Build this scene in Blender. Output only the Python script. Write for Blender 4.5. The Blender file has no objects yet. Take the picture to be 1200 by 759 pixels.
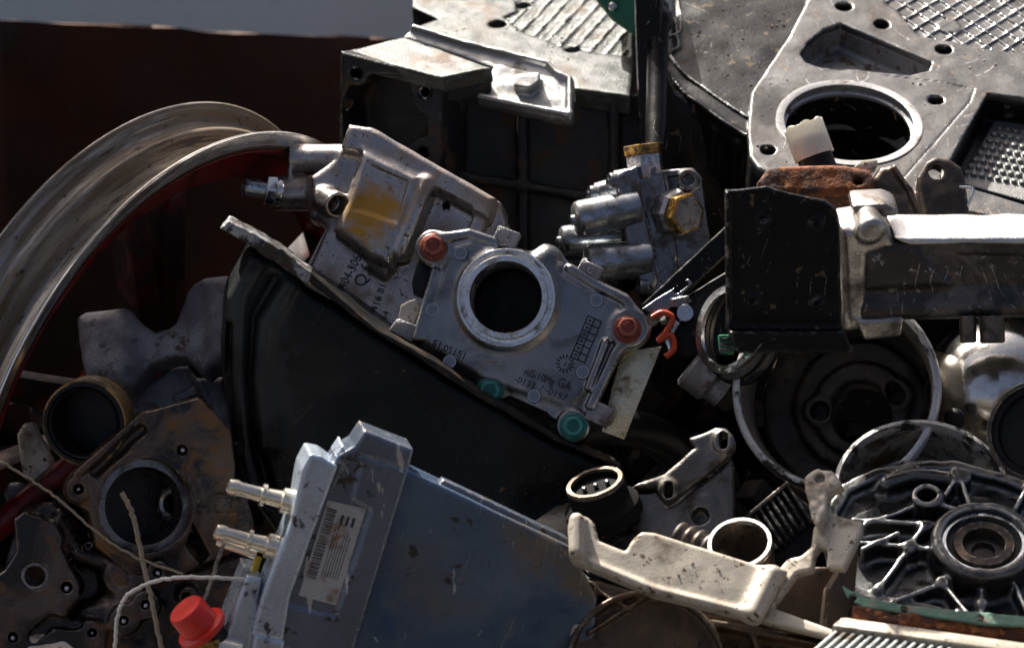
import bpy, bmesh, math, random
import numpy as np
from mathutils import Matrix, Vector

random.seed(7)
rng = np.random.default_rng(7)
scene = bpy.context.scene
COL = scene.collection

# ------------------------------------------------------------------ camera
W0, D0 = 660.0, 2400.0            # picture width (mm) at the focus distance (mm)
PITCH = math.radians(22)
FOCUS = np.array([0.0, 0.0, 450.0])
CX = np.array([1.0, 0.0, 0.0])
CY = np.array([0.0, math.sin(PITCH), math.cos(PITCH)])
CZ = np.array([0.0, -math.cos(PITCH), math.sin(PITCH)])
CAM = FOCUS + CZ * D0
cam_d = bpy.data.cameras.new('camera')
cam = bpy.data.objects.new('camera', cam_d)
COL.objects.link(cam)
cam.location = Vector(CAM / 1000)
cam.rotation_euler = (math.pi / 2 - PITCH, 0, 0)
cam_d.sensor_width = 36
cam_d.lens = 36 * D0 / W0
cam_d.clip_start = 0.05
cam_d.clip_end = 400
cam_d.dof.use_dof = True
cam_d.dof.focus_distance = D0 / 1000
cam_d.dof.aperture_fstop = 8.5
scene.camera = cam

# ------------------------------------------------------------------ light
SUN_EL, SUN_AZ = math.radians(46), math.radians(-28)   # azimuth from +Y (behind the pile), towards -X
world = bpy.data.worlds.new('World')
scene.world = world
world.use_nodes = True
wn = world.node_tree.nodes
bg = wn['Background']
sky = wn.new('ShaderNodeTexSky')
sky.sky_type = 'NISHITA'
sky.sun_disc = False
sky.sun_elevation = SUN_EL
sky.sun_rotation = SUN_AZ
bg.inputs['Strength'].default_value = 0.07
sky.air_density = 0.4
sky.dust_density = 7.0
sky.ozone_density = 0.3
world.node_tree.links.new(sky.outputs[0], bg.inputs['Color'])
sd = bpy.data.lights.new('sun', 'SUN')
sd.energy = 5.0
sd.angle = math.radians(0.5)
sd.color = (1.0, 0.95, 0.87)
sun = bpy.data.objects.new('sun', sd)
COL.objects.link(sun)
sdir = Vector((math.sin(SUN_AZ) * math.cos(SUN_EL), math.cos(SUN_AZ) * math.cos(SUN_EL), math.sin(SUN_EL)))
sun.rotation_euler = sdir.to_track_quat('Z', 'Y').to_euler()
sun.location = sdir * 5
scene.view_settings.view_transform = 'Standard'
scene.view_settings.look = 'None'
scene.view_settings.exposure = 1.28
scene.view_settings.gamma = 1.0
scene.view_settings.use_curve_mapping = False
scene.render.engine = 'CYCLES'
scene.cycles.use_denoising = True
scene.cycles.max_bounces = 6
scene.cycles.glossy_bounces = 4
scene.cycles.diffuse_bounces = 3
scene.cycles.sample_clamp_indirect = 4.0


# ------------------------------------------------------------------ frames
def ray(px, py):
    return np.array([(px - 600) / 1200 * W0 / D0, -(py - 379.5) / 1200 * W0 / D0, -1.0])


def cam2w(p):
    return CAM + p[0] * CX + p[1] * CY + p[2] * CZ


class Fr:
    """Local frame (mm): origin on the ray of a pixel, `near` mm in front of the focus plane, axis n in camera space."""

    def __init__(s, px, py, near, n=(0, 0, 1), ang=0.0):
        s.o = ray(px, py) * (D0 - near)
        n = np.array(n, float)
        s.n = n / np.linalg.norm(n)
        a = math.radians(ang)
        u = np.array([math.cos(a), math.sin(a), 0.0])
        if abs(u @ s.n) > 0.95:
            u = np.array([0.0, 1.0, 0.0])
        u = u - s.n * (u @ s.n)
        s.u = u / np.linalg.norm(u)
        s.v = np.cross(s.n, s.u)
        s.depth = D0 - near

    def uv(s, px, py, w=0.0):
        r = ray(px, py)
        o = s.o + s.n * w
        t = (o @ s.n) / (r @ s.n)
        d = r * t - s.o
        return np.array([d @ s.u, d @ s.v])

    def P(s, px, py, w=0.0):
        a = s.uv(px, py, w)
        return np.array([a[0], a[1], w])

    def mm(s, px):
        return px * W0 / 1200 * s.depth / D0

    def mat(s):
        m = Matrix.Identity(4)
        for j, ax in enumerate((s.u, s.v, s.n)):
            w = ax[0] * CX + ax[1] * CY + ax[2] * CZ
            for i in range(3):
                m[i][j] = w[i]
        o = cam2w(s.o) / 1000
        for i in range(3):
            m[i][3] = o[i]
        return m

    def at(s, u, v, w, n=None, ang=0):
        """Another frame whose origin is at local (u,v,w); n in camera space (default the same)."""
        f = Fr(600, 380, 0, s.n if n is None else n, ang)
        f.o = s.o + s.u * u + s.v * v + s.n * w
        f.depth = -f.o[2]
        if n is None:
            f.u, f.v = s.u, s.v
        return f


def between(p1, p2, ang=0):
    """Frame at p1=(px,py,near) with its n towards p2; returns frame and length (mm)."""
    a = ray(p1[0], p1[1]) * (D0 - p1[2])
    b = ray(p2[0], p2[1]) * (D0 - p2[2])
    f = Fr(p1[0], p1[1], p1[2], b - a, ang)
    return f, float(np.linalg.norm(b - a))


# ------------------------------------------------------------------ mesh makers
def new_mesh(name, v, f, sharp=None):
    me = bpy.data.meshes.new(name)
    v = np.asarray(v, np.float32) / 1000
    if isinstance(f, np.ndarray):
        nf, k = f.shape
        me.vertices.add(len(v))
        me.vertices.foreach_set('co', v.ravel())
        me.loops.add(nf * k)
        me.loops.foreach_set('vertex_index', f.ravel().astype(np.int32))
        me.polygons.add(nf)
        me.polygons.foreach_set('loop_start', np.arange(0, nf * k, k, dtype=np.int32))
        me.update(calc_edges=True)
    else:
        me.from_pydata([tuple(map(float, p)) for p in v], [], f)
        me.update()
    me.polygons.foreach_set('use_smooth', np.ones(len(me.polygons), bool))
    if sharp is not None:
        me.set_sharp_from_angle(angle=math.radians(sharp))
    return me


def put(name, me, mat, parent=None, F=None, M=None):
    o = bpy.data.objects.new(name, me)
    COL.objects.link(o)
    if mat is not None and not me.materials:
        me.materials.append(mat)
    m = M if M is not None else (F.mat() if F is not None else Matrix.Identity(4))
    if parent is not None:
        o.parent = parent
        m = WM[parent.name].inverted() @ m
    o.matrix_local = m
    WM[o.name] = (WM[parent.name] @ m) if parent is not None else m
    return o


WM = {}


def thing(name, label, cat, F, group=None):
    o = bpy.data.objects.new(name, None)
    COL.objects.link(o)
    m = F.mat()
    o.matrix_local = m
    WM[o.name] = m
    o.empty_display_size = 0.02
    tag(o, label, cat, group)
    return o


def tag(o, label, cat, group=None, kind=None):
    o['label'] = label
    if cat:
        o['category'] = cat
    if group:
        o['group'] = group
    if kind:
        o['kind'] = kind
    return o


class Vol:
    """A small signed-distance grid in a frame, turned into a mesh by surface nets: cast shapes with fillets."""

    def __init__(s, F, pts, z0, z1, res=1.2, pad=4.0):
        s.F, s.res = F, res
        q = np.array([F.uv(*p) for p in pts])
        lo = np.append(q.min(0), z0) - pad
        hi = np.append(q.max(0), z1) + pad
        s.lo = lo
        n = np.ceil((hi - lo) / res).astype(int) + 1
        ax = [(lo[i] + res * np.arange(n[i])).astype(np.float32) for i in range(3)]
        s.U, s.V, s.W = ax[0][:, None, None], ax[1][None, :, None], ax[2][None, None, :]
        s.d = np.full(n, 1e3, np.float32)

    def polyuv(s, P):
        P = np.asarray(P, np.float32)
        U, V = s.U[:, :, 0], s.V[:, :, 0]
        d = np.full((U.shape[0], V.shape[1]), 1e12, np.float32)
        inside = np.zeros(d.shape, bool)
        n = len(P)
        for i in range(n):
            a, b = P[i], P[(i + 1) % n]
            e = b - a
            wx, wy = U - a[0], V - a[1]
            t = np.clip((wx * e[0] + wy * e[1]) / max(float(e @ e), 1e-9), 0, 1)
            d = np.minimum(d, (wx - e[0] * t) ** 2 + (wy - e[1] * t) ** 2)
            if abs(e[1]) > 1e-9:
                c = (a[1] > V) != (b[1] > V)
                inside ^= c & (wx < e[0] * (V - a[1]) / e[1])
        d = np.sqrt(d)
        return np.where(inside, -d, d)[:, :, None]

    def poly(s, pts):
        return s.polyuv([s.F.uv(*p) for p in pts])

    def circ(s, px, py, r, mm=False):
        c = s.F.uv(px, py)
        return np.hypot(s.U - c[0], s.V - c[1]) - (r if mm else s.F.mm(r))

    def cap(s, a, b, r, mm=False):
        a, b = s.F.uv(*a), s.F.uv(*b)
        e = b - a
        wx, wy = s.U - a[0], s.V - a[1]
        t = np.clip((wx * e[0] + wy * e[1]) / float(e @ e), 0, 1)
        return np.hypot(wx - e[0] * t, wy - e[1] * t) - (r if mm else s.F.mm(r))

    def path(s, pts, r):
        d = s.cap(pts[0], pts[1], r)
        for i in range(1, len(pts) - 1):
            d = np.minimum(d, s.cap(pts[i], pts[i + 1], r))
        return d

    def ext(s, d2, z0, z1, r=0.0):
        c, h = (z0 + z1) / 2, (z1 - z0) / 2
        a, b = d2 + r, np.abs(s.W - c) - h + r
        return np.minimum(np.maximum(a, b), 0) + np.hypot(np.maximum(a, 0), np.maximum(b, 0)) - r

    def tube(s, p1, p2, r, flat=True):
        """Cylinder between two (px,py,w) points."""
        a = np.append(s.F.uv(p1[0], p1[1], p1[2]), p1[2])
        b = np.append(s.F.uv(p2[0], p2[1], p2[2]), p2[2])
        e = b - a
        L = np.linalg.norm(e)
        e = e / L
        x, y, z = s.U - a[0], s.V - a[1], s.W - a[2]
        t = x * e[0] + y * e[1] + z * e[2]
        rad = np.sqrt(np.maximum((x - e[0] * t) ** 2 + (y - e[1] * t) ** 2 + (z - e[2] * t) ** 2, 0)) - s.F.mm(r)
        dz = np.abs(t - L / 2) - L / 2
        rr = 1.0
        A, B = rad + rr, dz + rr
        return np.minimum(np.maximum(A, B), 0) + np.hypot(np.maximum(A, 0), np.maximum(B, 0)) - rr

    def ball(s, px, py, w, r):
        c = s.F.uv(px, py, w)
        return np.sqrt((s.U - c[0]) ** 2 + (s.V - c[1]) ** 2 + (s.W - w) ** 2) - s.F.mm(r)

    def add(s, d, k=0.0):
        if k > 0:
            h = np.maximum(k - np.abs(s.d - d), 0) / k
            s.d = np.minimum(s.d, d) - h * h * k * 0.25
        else:
            s.d = np.minimum(s.d, d)
        return s

    def cut(s, d, k=0.0):
        d = -d
        if k > 0:
            h = np.maximum(k - np.abs(s.d - d), 0) / k
            s.d = np.maximum(s.d, d) + h * h * k * 0.25
        else:
            s.d = np.maximum(s.d, d)
        return s

    def rough(s, amp, cell):
        """Uneven casting: low-frequency value noise added to the distance."""
        sh = s.d.shape
        m = [max(2, int(sh[i] * s.res / cell) + 2) for i in range(3)]
        g = rng.normal(size=m).astype(np.float32)
        for i in range(3):
            x = np.linspace(0, m[i] - 1.001, sh[i])
            k = x.astype(int)
            f = (x - k).astype(np.float32)
            f = f * f * (3 - 2 * f)
            shp = [1, 1, 1]
            shp[i] = -1
            f = f.reshape(shp)
            g = np.take(g, k, i) * (1 - f) + np.take(g, k + 1, i) * f
        s.d = s.d + g * amp
        return s

    def mesh(s, name):
        d = s.d
        for i in range(3):
            sl = [slice(None)] * 3
            for e in (0, -1):
                sl[i] = e
                d[tuple(sl)] = np.maximum(d[tuple(sl)], 0.01)
        neg = d < 0
        nx, ny, nz = d.shape
        cnt = np.zeros((nx - 1, ny - 1, nz - 1), np.int8)
        for i in (0, 1):
            for j in (0, 1):
                for k in (0, 1):
                    cnt += neg[i:nx - 1 + i, j:ny - 1 + j, k:nz - 1 + k]
        I, J, K = np.nonzero((cnt > 0) & (cnt < 8))
        idx = np.full(cnt.shape, -1, np.int32)
        idx[I, J, K] = np.arange(len(I))
        acc = np.zeros((len(I), 3), np.float32)
        num = np.zeros(len(I), np.float32)
        cs = [(0, 0, 0), (1, 0, 0), (0, 1, 0), (1, 1, 0), (0, 0, 1), (1, 0, 1), (0, 1, 1), (1, 1, 1)]
        val = [d[I + a, J + b, K + c] for a, b, c in cs]
        for a in range(8):
            for b in range(a + 1, 8):
                df = [cs[b][t] - cs[a][t] for t in range(3)]
                if sum(abs(t) for t in df) != 1:
                    continue
                m = (val[a] < 0) != (val[b] < 0)
                t = val[a][m] / (val[a][m] - val[b][m])
                acc[m] += np.array(cs[a], np.float32) + t[:, None] * np.array(df, np.float32)
                num[m] += 1
        v = np.stack([I, J, K], 1) + acc / num[:, None]
        v = v * s.res + s.lo
        quads = []
        for ax in range(3):
            b, c = (ax + 1) % 3, (ax + 2) % 3
            sa = [slice(None)] * 3
            sb = [slice(None)] * 3
            sa[ax], sb[ax] = slice(0, -1), slice(1, None)
            for q in (b, c):
                sa[q] = sb[q] = slice(1, -1)
            A, B = neg[tuple(sa)], neg[tuple(sb)]
            for flip in (False, True):
                m = (A & ~B) if not flip else (~A & B)
                p = np.stack(np.nonzero(m), 1)
                p[:, b] += 1
                p[:, c] += 1
                def g(db, dc):
                    q = p.copy()
                    q[:, b] += db
                    q[:, c] += dc
                    return idx[q[:, 0], q[:, 1], q[:, 2]]
                Q = np.stack([g(-1, -1), g(0, -1), g(0, 0), g(-1, 0)], 1)
                quads.append(Q[:, ::-1] if flip else Q)
        f = np.concatenate(quads)
        return new_mesh(name, v, f)

    def put(s, name, mat, parent=None):
        return put(name, s.mesh(name), mat, parent, s.F)


def lathe(prof, n=48, name='lathe', closed=True, sharp=35, a0=0, a1=2 * math.pi):
    """Profile [(r,z)] (mm) turned about n; closed profiles make solid rings."""
    full = abs(a1 - a0 - 2 * math.pi) < 1e-6
    m = len(prof)
    t = np.linspace(a0, a1, n, endpoint=not full)
    v = [(r * math.cos(a), r * math.sin(a), z) for a in t for r, z in prof]
    f = []
    for i in range(n if full else n - 1):
        k = (i + 1) % n
        for j in range(m if closed else m - 1):
            l = (j + 1) % m
            f.append((i * m + j, k * m + j, k * m + l, i * m + l))
    me = new_mesh(name, v, f, sharp)
    bm = bmesh.new()
    bm.from_mesh(me)
    bmesh.ops.remove_doubles(bm, verts=bm.verts, dist=1e-7)
    bmesh.ops.recalc_face_normals(bm, faces=bm.faces)
    bm.to_mesh(me)
    bm.free()
    return me


def prism(pts, z0, z1, name='prism', bevel=0.0, top=1.0, seg=2):
    """Extruded polygon in local mm, bevelled edges."""
    bm = bmesh.new()
    c = np.mean(np.array(pts, float), 0)
    lo = [bm.verts.new((p[0] / 1000, p[1] / 1000, z0 / 1000)) for p in pts]
    hi = [bm.verts.new(((c[0] + (p[0] - c[0]) * top) / 1000, (c[1] + (p[1] - c[1]) * top) / 1000, z1 / 1000)) for p in pts]
    n = len(pts)
    bm.faces.new(lo[::-1])
    bm.faces.new(hi)
    for i in range(n):
        bm.faces.new((lo[i], lo[(i + 1) % n], hi[(i + 1) % n], hi[i]))
    bmesh.ops.recalc_face_normals(bm, faces=bm.faces)
    if bevel > 0:
        bmesh.ops.bevel(bm, geom=list(bm.edges), offset=bevel / 1000, segments=seg, profile=0.5, affect='EDGES', clamp_overlap=True)
    me = bpy.data.meshes.new(name)
    bm.to_mesh(me)
    bm.free()
    me.polygons.foreach_set('use_smooth', np.ones(len(me.polygons), bool))
    me.set_sharp_from_angle(angle=math.radians(38))
    return me


def hexpts(r, n=6, a0=0.0):
    return [(r * math.cos(a0 + 2 * math.pi * i / n), r * math.sin(a0 + 2 * math.pi * i / n)) for i in range(n)]


def join(name, *ms):
    bm = bmesh.new()
    for m in ms:
        bm.from_mesh(m)
    me = bpy.data.meshes.new(name)
    bm.to_mesh(me)
    bm.free()
    me.polygons.foreach_set('use_smooth', np.ones(len(me.polygons), bool))
    me.set_sharp_from_angle(angle=math.radians(38))
    return me


def sweep(pts, r, n=8, name='sweep', caps=True):
    """Round tube through points in world mm; r one radius or one per point."""
    P = [np.array(p, float) for p in pts]
    R = r if hasattr(r, '__len__') else [r] * len(P)
    v, f = [], []
    prev = None
    for i, p in enumerate(P):
        t = P[min(i + 1, len(P) - 1)] - P[max(i - 1, 0)]
        t = t / np.linalg.norm(t)
        a = np.cross(t, [0.3, 0.2, 0.93]) if prev is None else prev - t * (prev @ t)
        a = a / np.linalg.norm(a)
        prev = a
        b = np.cross(t, a)
        for k in range(n):
            q = 2 * math.pi * k / n
            v.append(p + R[i] * (math.cos(q) * a + math.sin(q) * b))
    for i in range(len(P) - 1):
        for k in range(n):
            l = (k + 1) % n
            f.append((i * n + k, i * n + l, (i + 1) * n + l, (i + 1) * n + k))
    if caps:
        f.append(tuple(range(n))[::-1])
        f.append(tuple((len(P) - 1) * n + k for k in range(n)))
    return new_mesh(name, v, f, 50)


def spline(pts, n=8):
    """Catmull-Rom through points."""
    P = [np.array(p, float) for p in pts]
    P = [2 * P[0] - P[1]] + P + [2 * P[-1] - P[-2]]
    out = []
    for i in range(1, len(P) - 2):
        for k in range(n):
            t = k / n
            a, b, c, d = P[i - 1:i + 3]
            out.append(0.5 * (2 * b + (c - a) * t + (2 * a - 5 * b + 4 * c - d) * t * t + (3 * b - a - 3 * c + d) * t ** 3))
    out.append(P[-2])
    return out


def wpt(px, py, near):
    return cam2w(ray(px, py) * (D0 - near))


_tc = {}


def txt(s, F, p0, p1, hpx, mat, parent, w=0.0, depth=0.5, name='lettering', fit=True):
    """Raised lettering along the pixel line p0 -> p1 (baseline), letter height hpx pixels, in the frame's plane at w."""
    a, b = F.uv(p0[0], p0[1], w), F.uv(p1[0], p1[1], w)
    cu = bpy.data.curves.new('t', 'FONT')
    cu.body = s
    cu.size = F.mm(hpx) / 1000 / 0.70
    cu.extrude = depth / 1000
    cu.resolution_u = 3
    cu.offset = 0.0
    o = bpy.data.objects.new('t', cu)
    COL.objects.link(o)
    bpy.context.view_layer.update()
    dg = bpy.context.evaluated_depsgraph_get()
    me = bpy.data.meshes.new_from_object(o.evaluated_get(dg))
    bpy.data.objects.remove(o)
    L = np.linalg.norm(b - a) / 1000
    xs = [v.co.x for v in me.vertices] or [0, 1]
    sx = L / max(max(xs), 1e-6) if fit else 1.0
    e = (b - a) / np.linalg.norm(b - a)
    for v in me.vertices:
        x, y = v.co.x * sx, v.co.y
        v.co.x = a[0] / 1000 + e[0] * x - e[1] * y
        v.co.y = a[1] / 1000 + e[1] * x + e[0] * y
        v.co.z += w / 1000
    return put(name, me, mat, parent, F)


# ------------------------------------------------------------------ materials
def lin(c):
    return tuple((x / 12.92 if x <= 0.04045 else ((x + 0.055) / 1.055) ** 2.4) for x in c)


def M(name, col, metal=0.0, rough=0.5, rv=0.12, mott=0.2, ms=30, grain=(700, 0.12), layers=(), edge=None, coat=0.0, spots=(), spec=0.5, fine=0.25, polar=None, scratch=None):
    """col linear RGB. layers: (col, metal, rough, scale, lo, hi[, stretch]); edge: (col, metal, rough, radius mm, amount)."""
    m = bpy.data.materials.new(name)
    m.use_nodes = True
    nt = m.node_tree
    N, L = nt.nodes, nt.links
    b = N['Principled BSDF']
    tc = N.new('ShaderNodeTexCoord')

    CO = tc.outputs['Object']
    if polar:                                        # streaks run around the axis of turned parts
        sp = N.new('ShaderNodeSeparateXYZ')
        L.new(CO, sp.inputs[0])
        def mth(op, a_, b_=None):
            q = N.new('ShaderNodeMath')
            q.operation = op
            for i_, x_ in enumerate((a_, b_)):
                if x_ is None:
                    continue
                if isinstance(x_, (int, float)):
                    q.inputs[i_].default_value = x_
                else:
                    L.new(x_, q.inputs[i_])
            return q.outputs[0]
        an_ = mth('MULTIPLY', mth('ARCTAN2', sp.outputs[1], sp.outputs[0]), polar)
        rr_ = mth('SQRT', mth('ADD', mth('MULTIPLY', sp.outputs[0], sp.outputs[0]), mth('MULTIPLY', sp.outputs[1], sp.outputs[1])))
        cb = N.new('ShaderNodeCombineXYZ')
        L.new(rr_, cb.inputs[0])
        L.new(an_, cb.inputs[1])
        L.new(sp.outputs[2], cb.inputs[2])
        CO = cb.outputs[0]

    def noise(scale, detail=6, off=(0, 0, 0), stretch=(1, 1, 1), dist=0.0, rough_=0.6):
        mp = N.new('ShaderNodeMapping')
        mp.inputs['Location'].default_value = off
        mp.inputs['Scale'].default_value = stretch
        L.new(CO, mp.inputs['Vector'])
        n = N.new('ShaderNodeTexNoise')
        n.inputs['Scale'].default_value = scale
        n.inputs['Detail'].default_value = detail
        n.inputs['Roughness'].default_value = rough_
        n.inputs['Distortion'].default_value = dist
        L.new(mp.outputs[0], n.inputs['Vector'])
        return n.outputs['Fac']

    def remap(x, lo, hi, a=0.0, c=1.0):
        r = N.new('ShaderNodeMapRange')
        r.inputs['From Min'].default_value = lo
        r.inputs['From Max'].default_value = hi
        r.inputs['To Min'].default_value = a
        r.inputs['To Max'].default_value = c
        L.new(x, r.inputs['Value'])
        return r.outputs[0]

    def mixc(fac, a, c, blend='MIX'):
        x = N.new('ShaderNodeMix')
        x.data_type = 'RGBA'
        x.blend_type = blend
        for sock, val in ((x.inputs[0], fac), (x.inputs[6], a), (x.inputs[7], c)):
            if isinstance(val, (int, float)):
                sock.default_value = val
            elif isinstance(val, tuple):
                sock.default_value = (*val, 1)
            else:
                L.new(val, sock)
        return x.outputs[2]

    def mixf(fac, a, c):
        x = N.new('ShaderNodeMix')
        for sock, val in ((x.inputs[0], fac), (x.inputs[2], a), (x.inputs[3], c)):
            if isinstance(val, (int, float)):
                sock.default_value = val
            else:
                L.new(val, sock)
        return x.outputs[0]

    o = tuple(random.uniform(0, 9) for _ in range(3))
    c = mixc(remap(noise(ms, 8, o), 0.3, 0.7), tuple(x * (1 - mott) for x in col), tuple(min(1, x * (1 + mott)) for x in col))
    if fine:
        c = mixc(1.0, c, remap(noise(1300, 3, o, (1, 1, 1), 0, .7), 0.3, 0.7, 1 - fine, 1 + fine), 'MULTIPLY')
    r = remap(noise(ms * 2.7, 6, o[::-1]), 0.25, 0.75, max(0.03, rough - rv), min(1, rough + rv))
    mt = metal
    for ly in layers:
        lc, lm, lr, sc, lo, hi = ly[:6]
        lo, hi = lo - 0.075, hi - 0.10
        st = ly[6] if len(ly) > 6 else (1, 1, 1)
        msk = remap(noise(sc, 9, tuple(random.uniform(0, 9) for _ in range(3)), st, 0.5 if sc < 35 else 0.0, 0.65), lo, hi)
        c = mixc(msk, c, lc)
        r = mixf(msk, r, lr)
        mt = mixf(msk, mt, lm)
    if scratch:                                      # thin curved scratches: level lines of a slow noise, broken up
        sscale, sw, samt, scol, smet = scratch
        lv = noise(sscale, 0.0, (4, 6, 1), (1, 0.45, 1), 0.3)
        fr = N.new('ShaderNodeMath')
        fr.operation = 'PINGPONG'
        L.new(lv, fr.inputs[0])
        fr.inputs[1].default_value = 0.045
        ln = remap(fr.outputs[0], sw * 0.22, sw * 0.08)
        br = remap(noise(sscale * 2.2, 3, (7, 3, 5)), 0.62 - samt * 0.08, 0.66 - samt * 0.08)
        b2_ = remap(noise(sscale * 22, 3, (2, 8, 4)), 0.38, 0.55)
        m1 = N.new('ShaderNodeMath')
        m1.operation = 'MULTIPLY'
        L.new(ln, m1.inputs[0])
        L.new(br, m1.inputs[1])
        m2 = N.new('ShaderNodeMath')
        m2.operation = 'MULTIPLY'
        L.new(m1.outputs[0], m2.inputs[0])
        L.new(b2_, m2.inputs[1])
        c = mixc(m2.outputs[0], c, scol)
        r = mixf(m2.outputs[0], r, 0.35)
        mt = mixf(m2.outputs[0], mt, smet)
    for sc_, sm_, sr_, ctr, rad_, nsc in spots:      # a stain or painted sheen with a place and a ragged outline of its own
        sb = N.new('ShaderNodeVectorMath')
        sb.operation = 'DISTANCE'
        L.new(tc.outputs['Object'], sb.inputs[0])
        sb.inputs[1].default_value = (ctr[0] / 1000, ctr[1] / 1000, ctr[2] / 1000)
        fall = remap(sb.outputs['Value'], 0, rad_ / 1000, 0.55, -0.15)
        ad = N.new('ShaderNodeMath')
        ad.operation = 'ADD'
        L.new(fall, ad.inputs[0])
        L.new(noise(nsc, 8, (1, 2, 3), (1, 1, 1), 0.5, 0.65), ad.inputs[1])
        msk = remap(ad.outputs[0], 0.62, 0.85)
        c = mixc(msk, c, sc_)
        r = mixf(msk, r, sr_)
        mt = mixf(msk, mt, sm_)
    if edge:  # lighter edges: wear, and painted glints on the pump cover and module
        ec, em, er, rad, amt = edge
        bv = N.new('ShaderNodeBevel')
        bv.samples = 3
        bv.inputs['Radius'].default_value = rad / 1000
        g = N.new('ShaderNodeNewGeometry')
        dt = N.new('ShaderNodeVectorMath')
        dt.operation = 'DOT_PRODUCT'
        L.new(bv.outputs[0], dt.inputs[0])
        L.new(g.outputs['Normal'], dt.inputs[1])
        e = remap(dt.outputs['Value'], 0.99, 0.93)
        nz = remap(noise(160, 5, (3, 1, 2)), 0.62 - amt * 0.3, 0.72 - amt * 0.3)
        mu = N.new('ShaderNodeMath')
        mu.operation = 'MULTIPLY'
        L.new(e, mu.inputs[0])
        L.new(nz, mu.inputs[1])
        c = mixc(mu.outputs[0], c, ec)
        r = mixf(mu.outputs[0], r, er)
        mt = mixf(mu.outputs[0], mt, em)
    L.new(c, b.inputs['Base Color'])
    L.new(r, b.inputs['Roughness'])
    if isinstance(mt, (int, float)):
        b.inputs['Metallic'].default_value = mt
    else:
        L.new(mt, b.inputs['Metallic'])
    b.inputs['Specular IOR Level'].default_value = spec
    if coat:
        b.inputs['Coat Weight'].default_value = coat
        b.inputs['Coat Roughness'].default_value = 0.15
    if grain:
        bp = N.new('ShaderNodeBump')
        bp.inputs['Strength'].default_value = min(1.0, grain[1] * 2.0)
        bp.inputs['Distance'].default_value = 0.001
        L.new(noise(grain[0], 4), bp.inputs['Height'])
        h = bp
        b2 = N.new('ShaderNodeBump')
        b2.inputs['Strength'].default_value = 0.25
        b2.inputs['Distance'].default_value = 0.002
        L.new(noise(55, 5), b2.inputs['Height'])
        L.new(h.outputs[0], b2.inputs['Normal'])
        L.new(b2.outputs[0], b.inputs['Normal'])
    return m


DIRT = (0.035, 0.024, 0.015)
RUST = (0.16, 0.045, 0.012)
OIL = (0.008, 0.007, 0.006)
ALU = (0.42, 0.42, 0.42)
m_cast = M('cast_aluminium', (0.38, 0.385, 0.39), 0.97, 0.24, 0.1, 0.16, 40, (900, 0.16),
           [(DIRT, 0.2, 0.6, 70, 0.62, 0.8), ((0.55, 0.56, 0.57), 1, 0.3, 110, 0.64, 0.72)], edge=((0.6, 0.6, 0.6), 1, 0.25, 1.6, 0.5))
m_cover = M('cover_aluminium', (0.265, 0.268, 0.27), 1.0, 0.15, 0.08, 0.14, 30, (1200, 0.14),
            [((0.09, 0.09, 0.095), 0.8, 0.45, 26, 0.55, 0.8), (DIRT, 0.2, 0.6, 60, 0.70, 0.82)], edge=((0.75, 0.75, 0.74), 1, 0.15, 1.6, 1.0), fine=0.08)
m_valve = M('warm_cast_aluminium', (0.42, 0.395, 0.38), 0.95, 0.25, 0.1, 0.12, 30, (1000, 0.14),
            [((0.13, 0.06, 0.03), 0.1, 0.7, 240, 0.67, 0.73), ((0.25, 0.19, 0.15), 0.4, 0.55, 30, 0.56, 0.75)], edge=((0.62, 0.6, 0.58), 1, 0.25, 1.6, 0.5),
            spots=[((0.40, 0.20, 0.014), 0.05, 0.6, (3, -3, 12), 44, 60)], fine=0.15)
m_mach = M('machined_steel', (0.62, 0.62, 0.62), 1.0, 0.2, 0.08, 0.1, 30, (1500, 0.03), [(DIRT, 0.1, 0.6, 60, 0.66, 0.78)])
m_liner = M('bore_steel', (0.40, 0.40, 0.40), 0.7, 0.3, 0.08, 0.15, 30, (1500, 0.03), [((0.07, 0.05, 0.04), 0.1, 0.6, 60, 0.62, 0.75)], polar=0.03)
m_ring = M('turned_aluminium', (0.86, 0.84, 0.80), 0.95, 0.22, 0.06, 0.08, 60, (1500, 0.03), [((0.3, 0.29, 0.27), 0.6, 0.5, 90, 0.6, 0.75)])
m_zinc = M('zinc_plated', (0.72, 0.76, 0.78), 1.0, 0.18, 0.06, 0.1, 40, (1500, 0.04), [((0.12, 0.12, 0.12), 0.5, 0.5, 80, 0.62, 0.75)])
m_brass = M('brass', (0.50, 0.29, 0.075), 1.0, 0.26, 0.08, 0.2, 60, (900, 0.08), [((0.08, 0.05, 0.02), 0.3, 0.6, 90, 0.58, 0.7)])
m_tan = M('tarnished_brass', (0.40, 0.25, 0.10), 0.8, 0.4, 0.1, 0.25, 60, (900, 0.1), [((0.05, 0.035, 0.02), 0.2, 0.6, 40, 0.52, 0.66)])
m_redbolt = M('red_paint_bolt', (0.17, 0.034, 0.018), 0.3, 0.36, 0.1, 0.25, 120, (600, 0.12), [((0.12, 0.03, 0.02), 0.3, 0.6, 300, 0.62, 0.72)], edge=((0.42, 0.14, 0.08), 0.2, 0.35, 0.8, 0.9))
m_green = M('green_paint_bolt', (0.010, 0.105, 0.085), 0.2, 0.33, 0.1, 0.25, 120, (600, 0.12), [((0.02, 0.10, 0.09), 0.3, 0.5, 300, 0.62, 0.72)], edge=((0.10, 0.42, 0.35), 0.1, 0.35, 0.8, 0.9))
m_black = M('black_paint', (0.0045, 0.0045, 0.005), 0.0, 0.36, 0.1, 0.3, 30, (500, 0.1),
            [((0.10, 0.075, 0.045), 0.1, 0.8, 120, 0.70, 0.745)], edge=((0.35, 0.34, 0.32), 0.7, 0.4, 1.6, 0.35), spec=0.22, scratch=(20, 0.010, .6, (0.3, 0.29, 0.27), 0.6))
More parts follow.
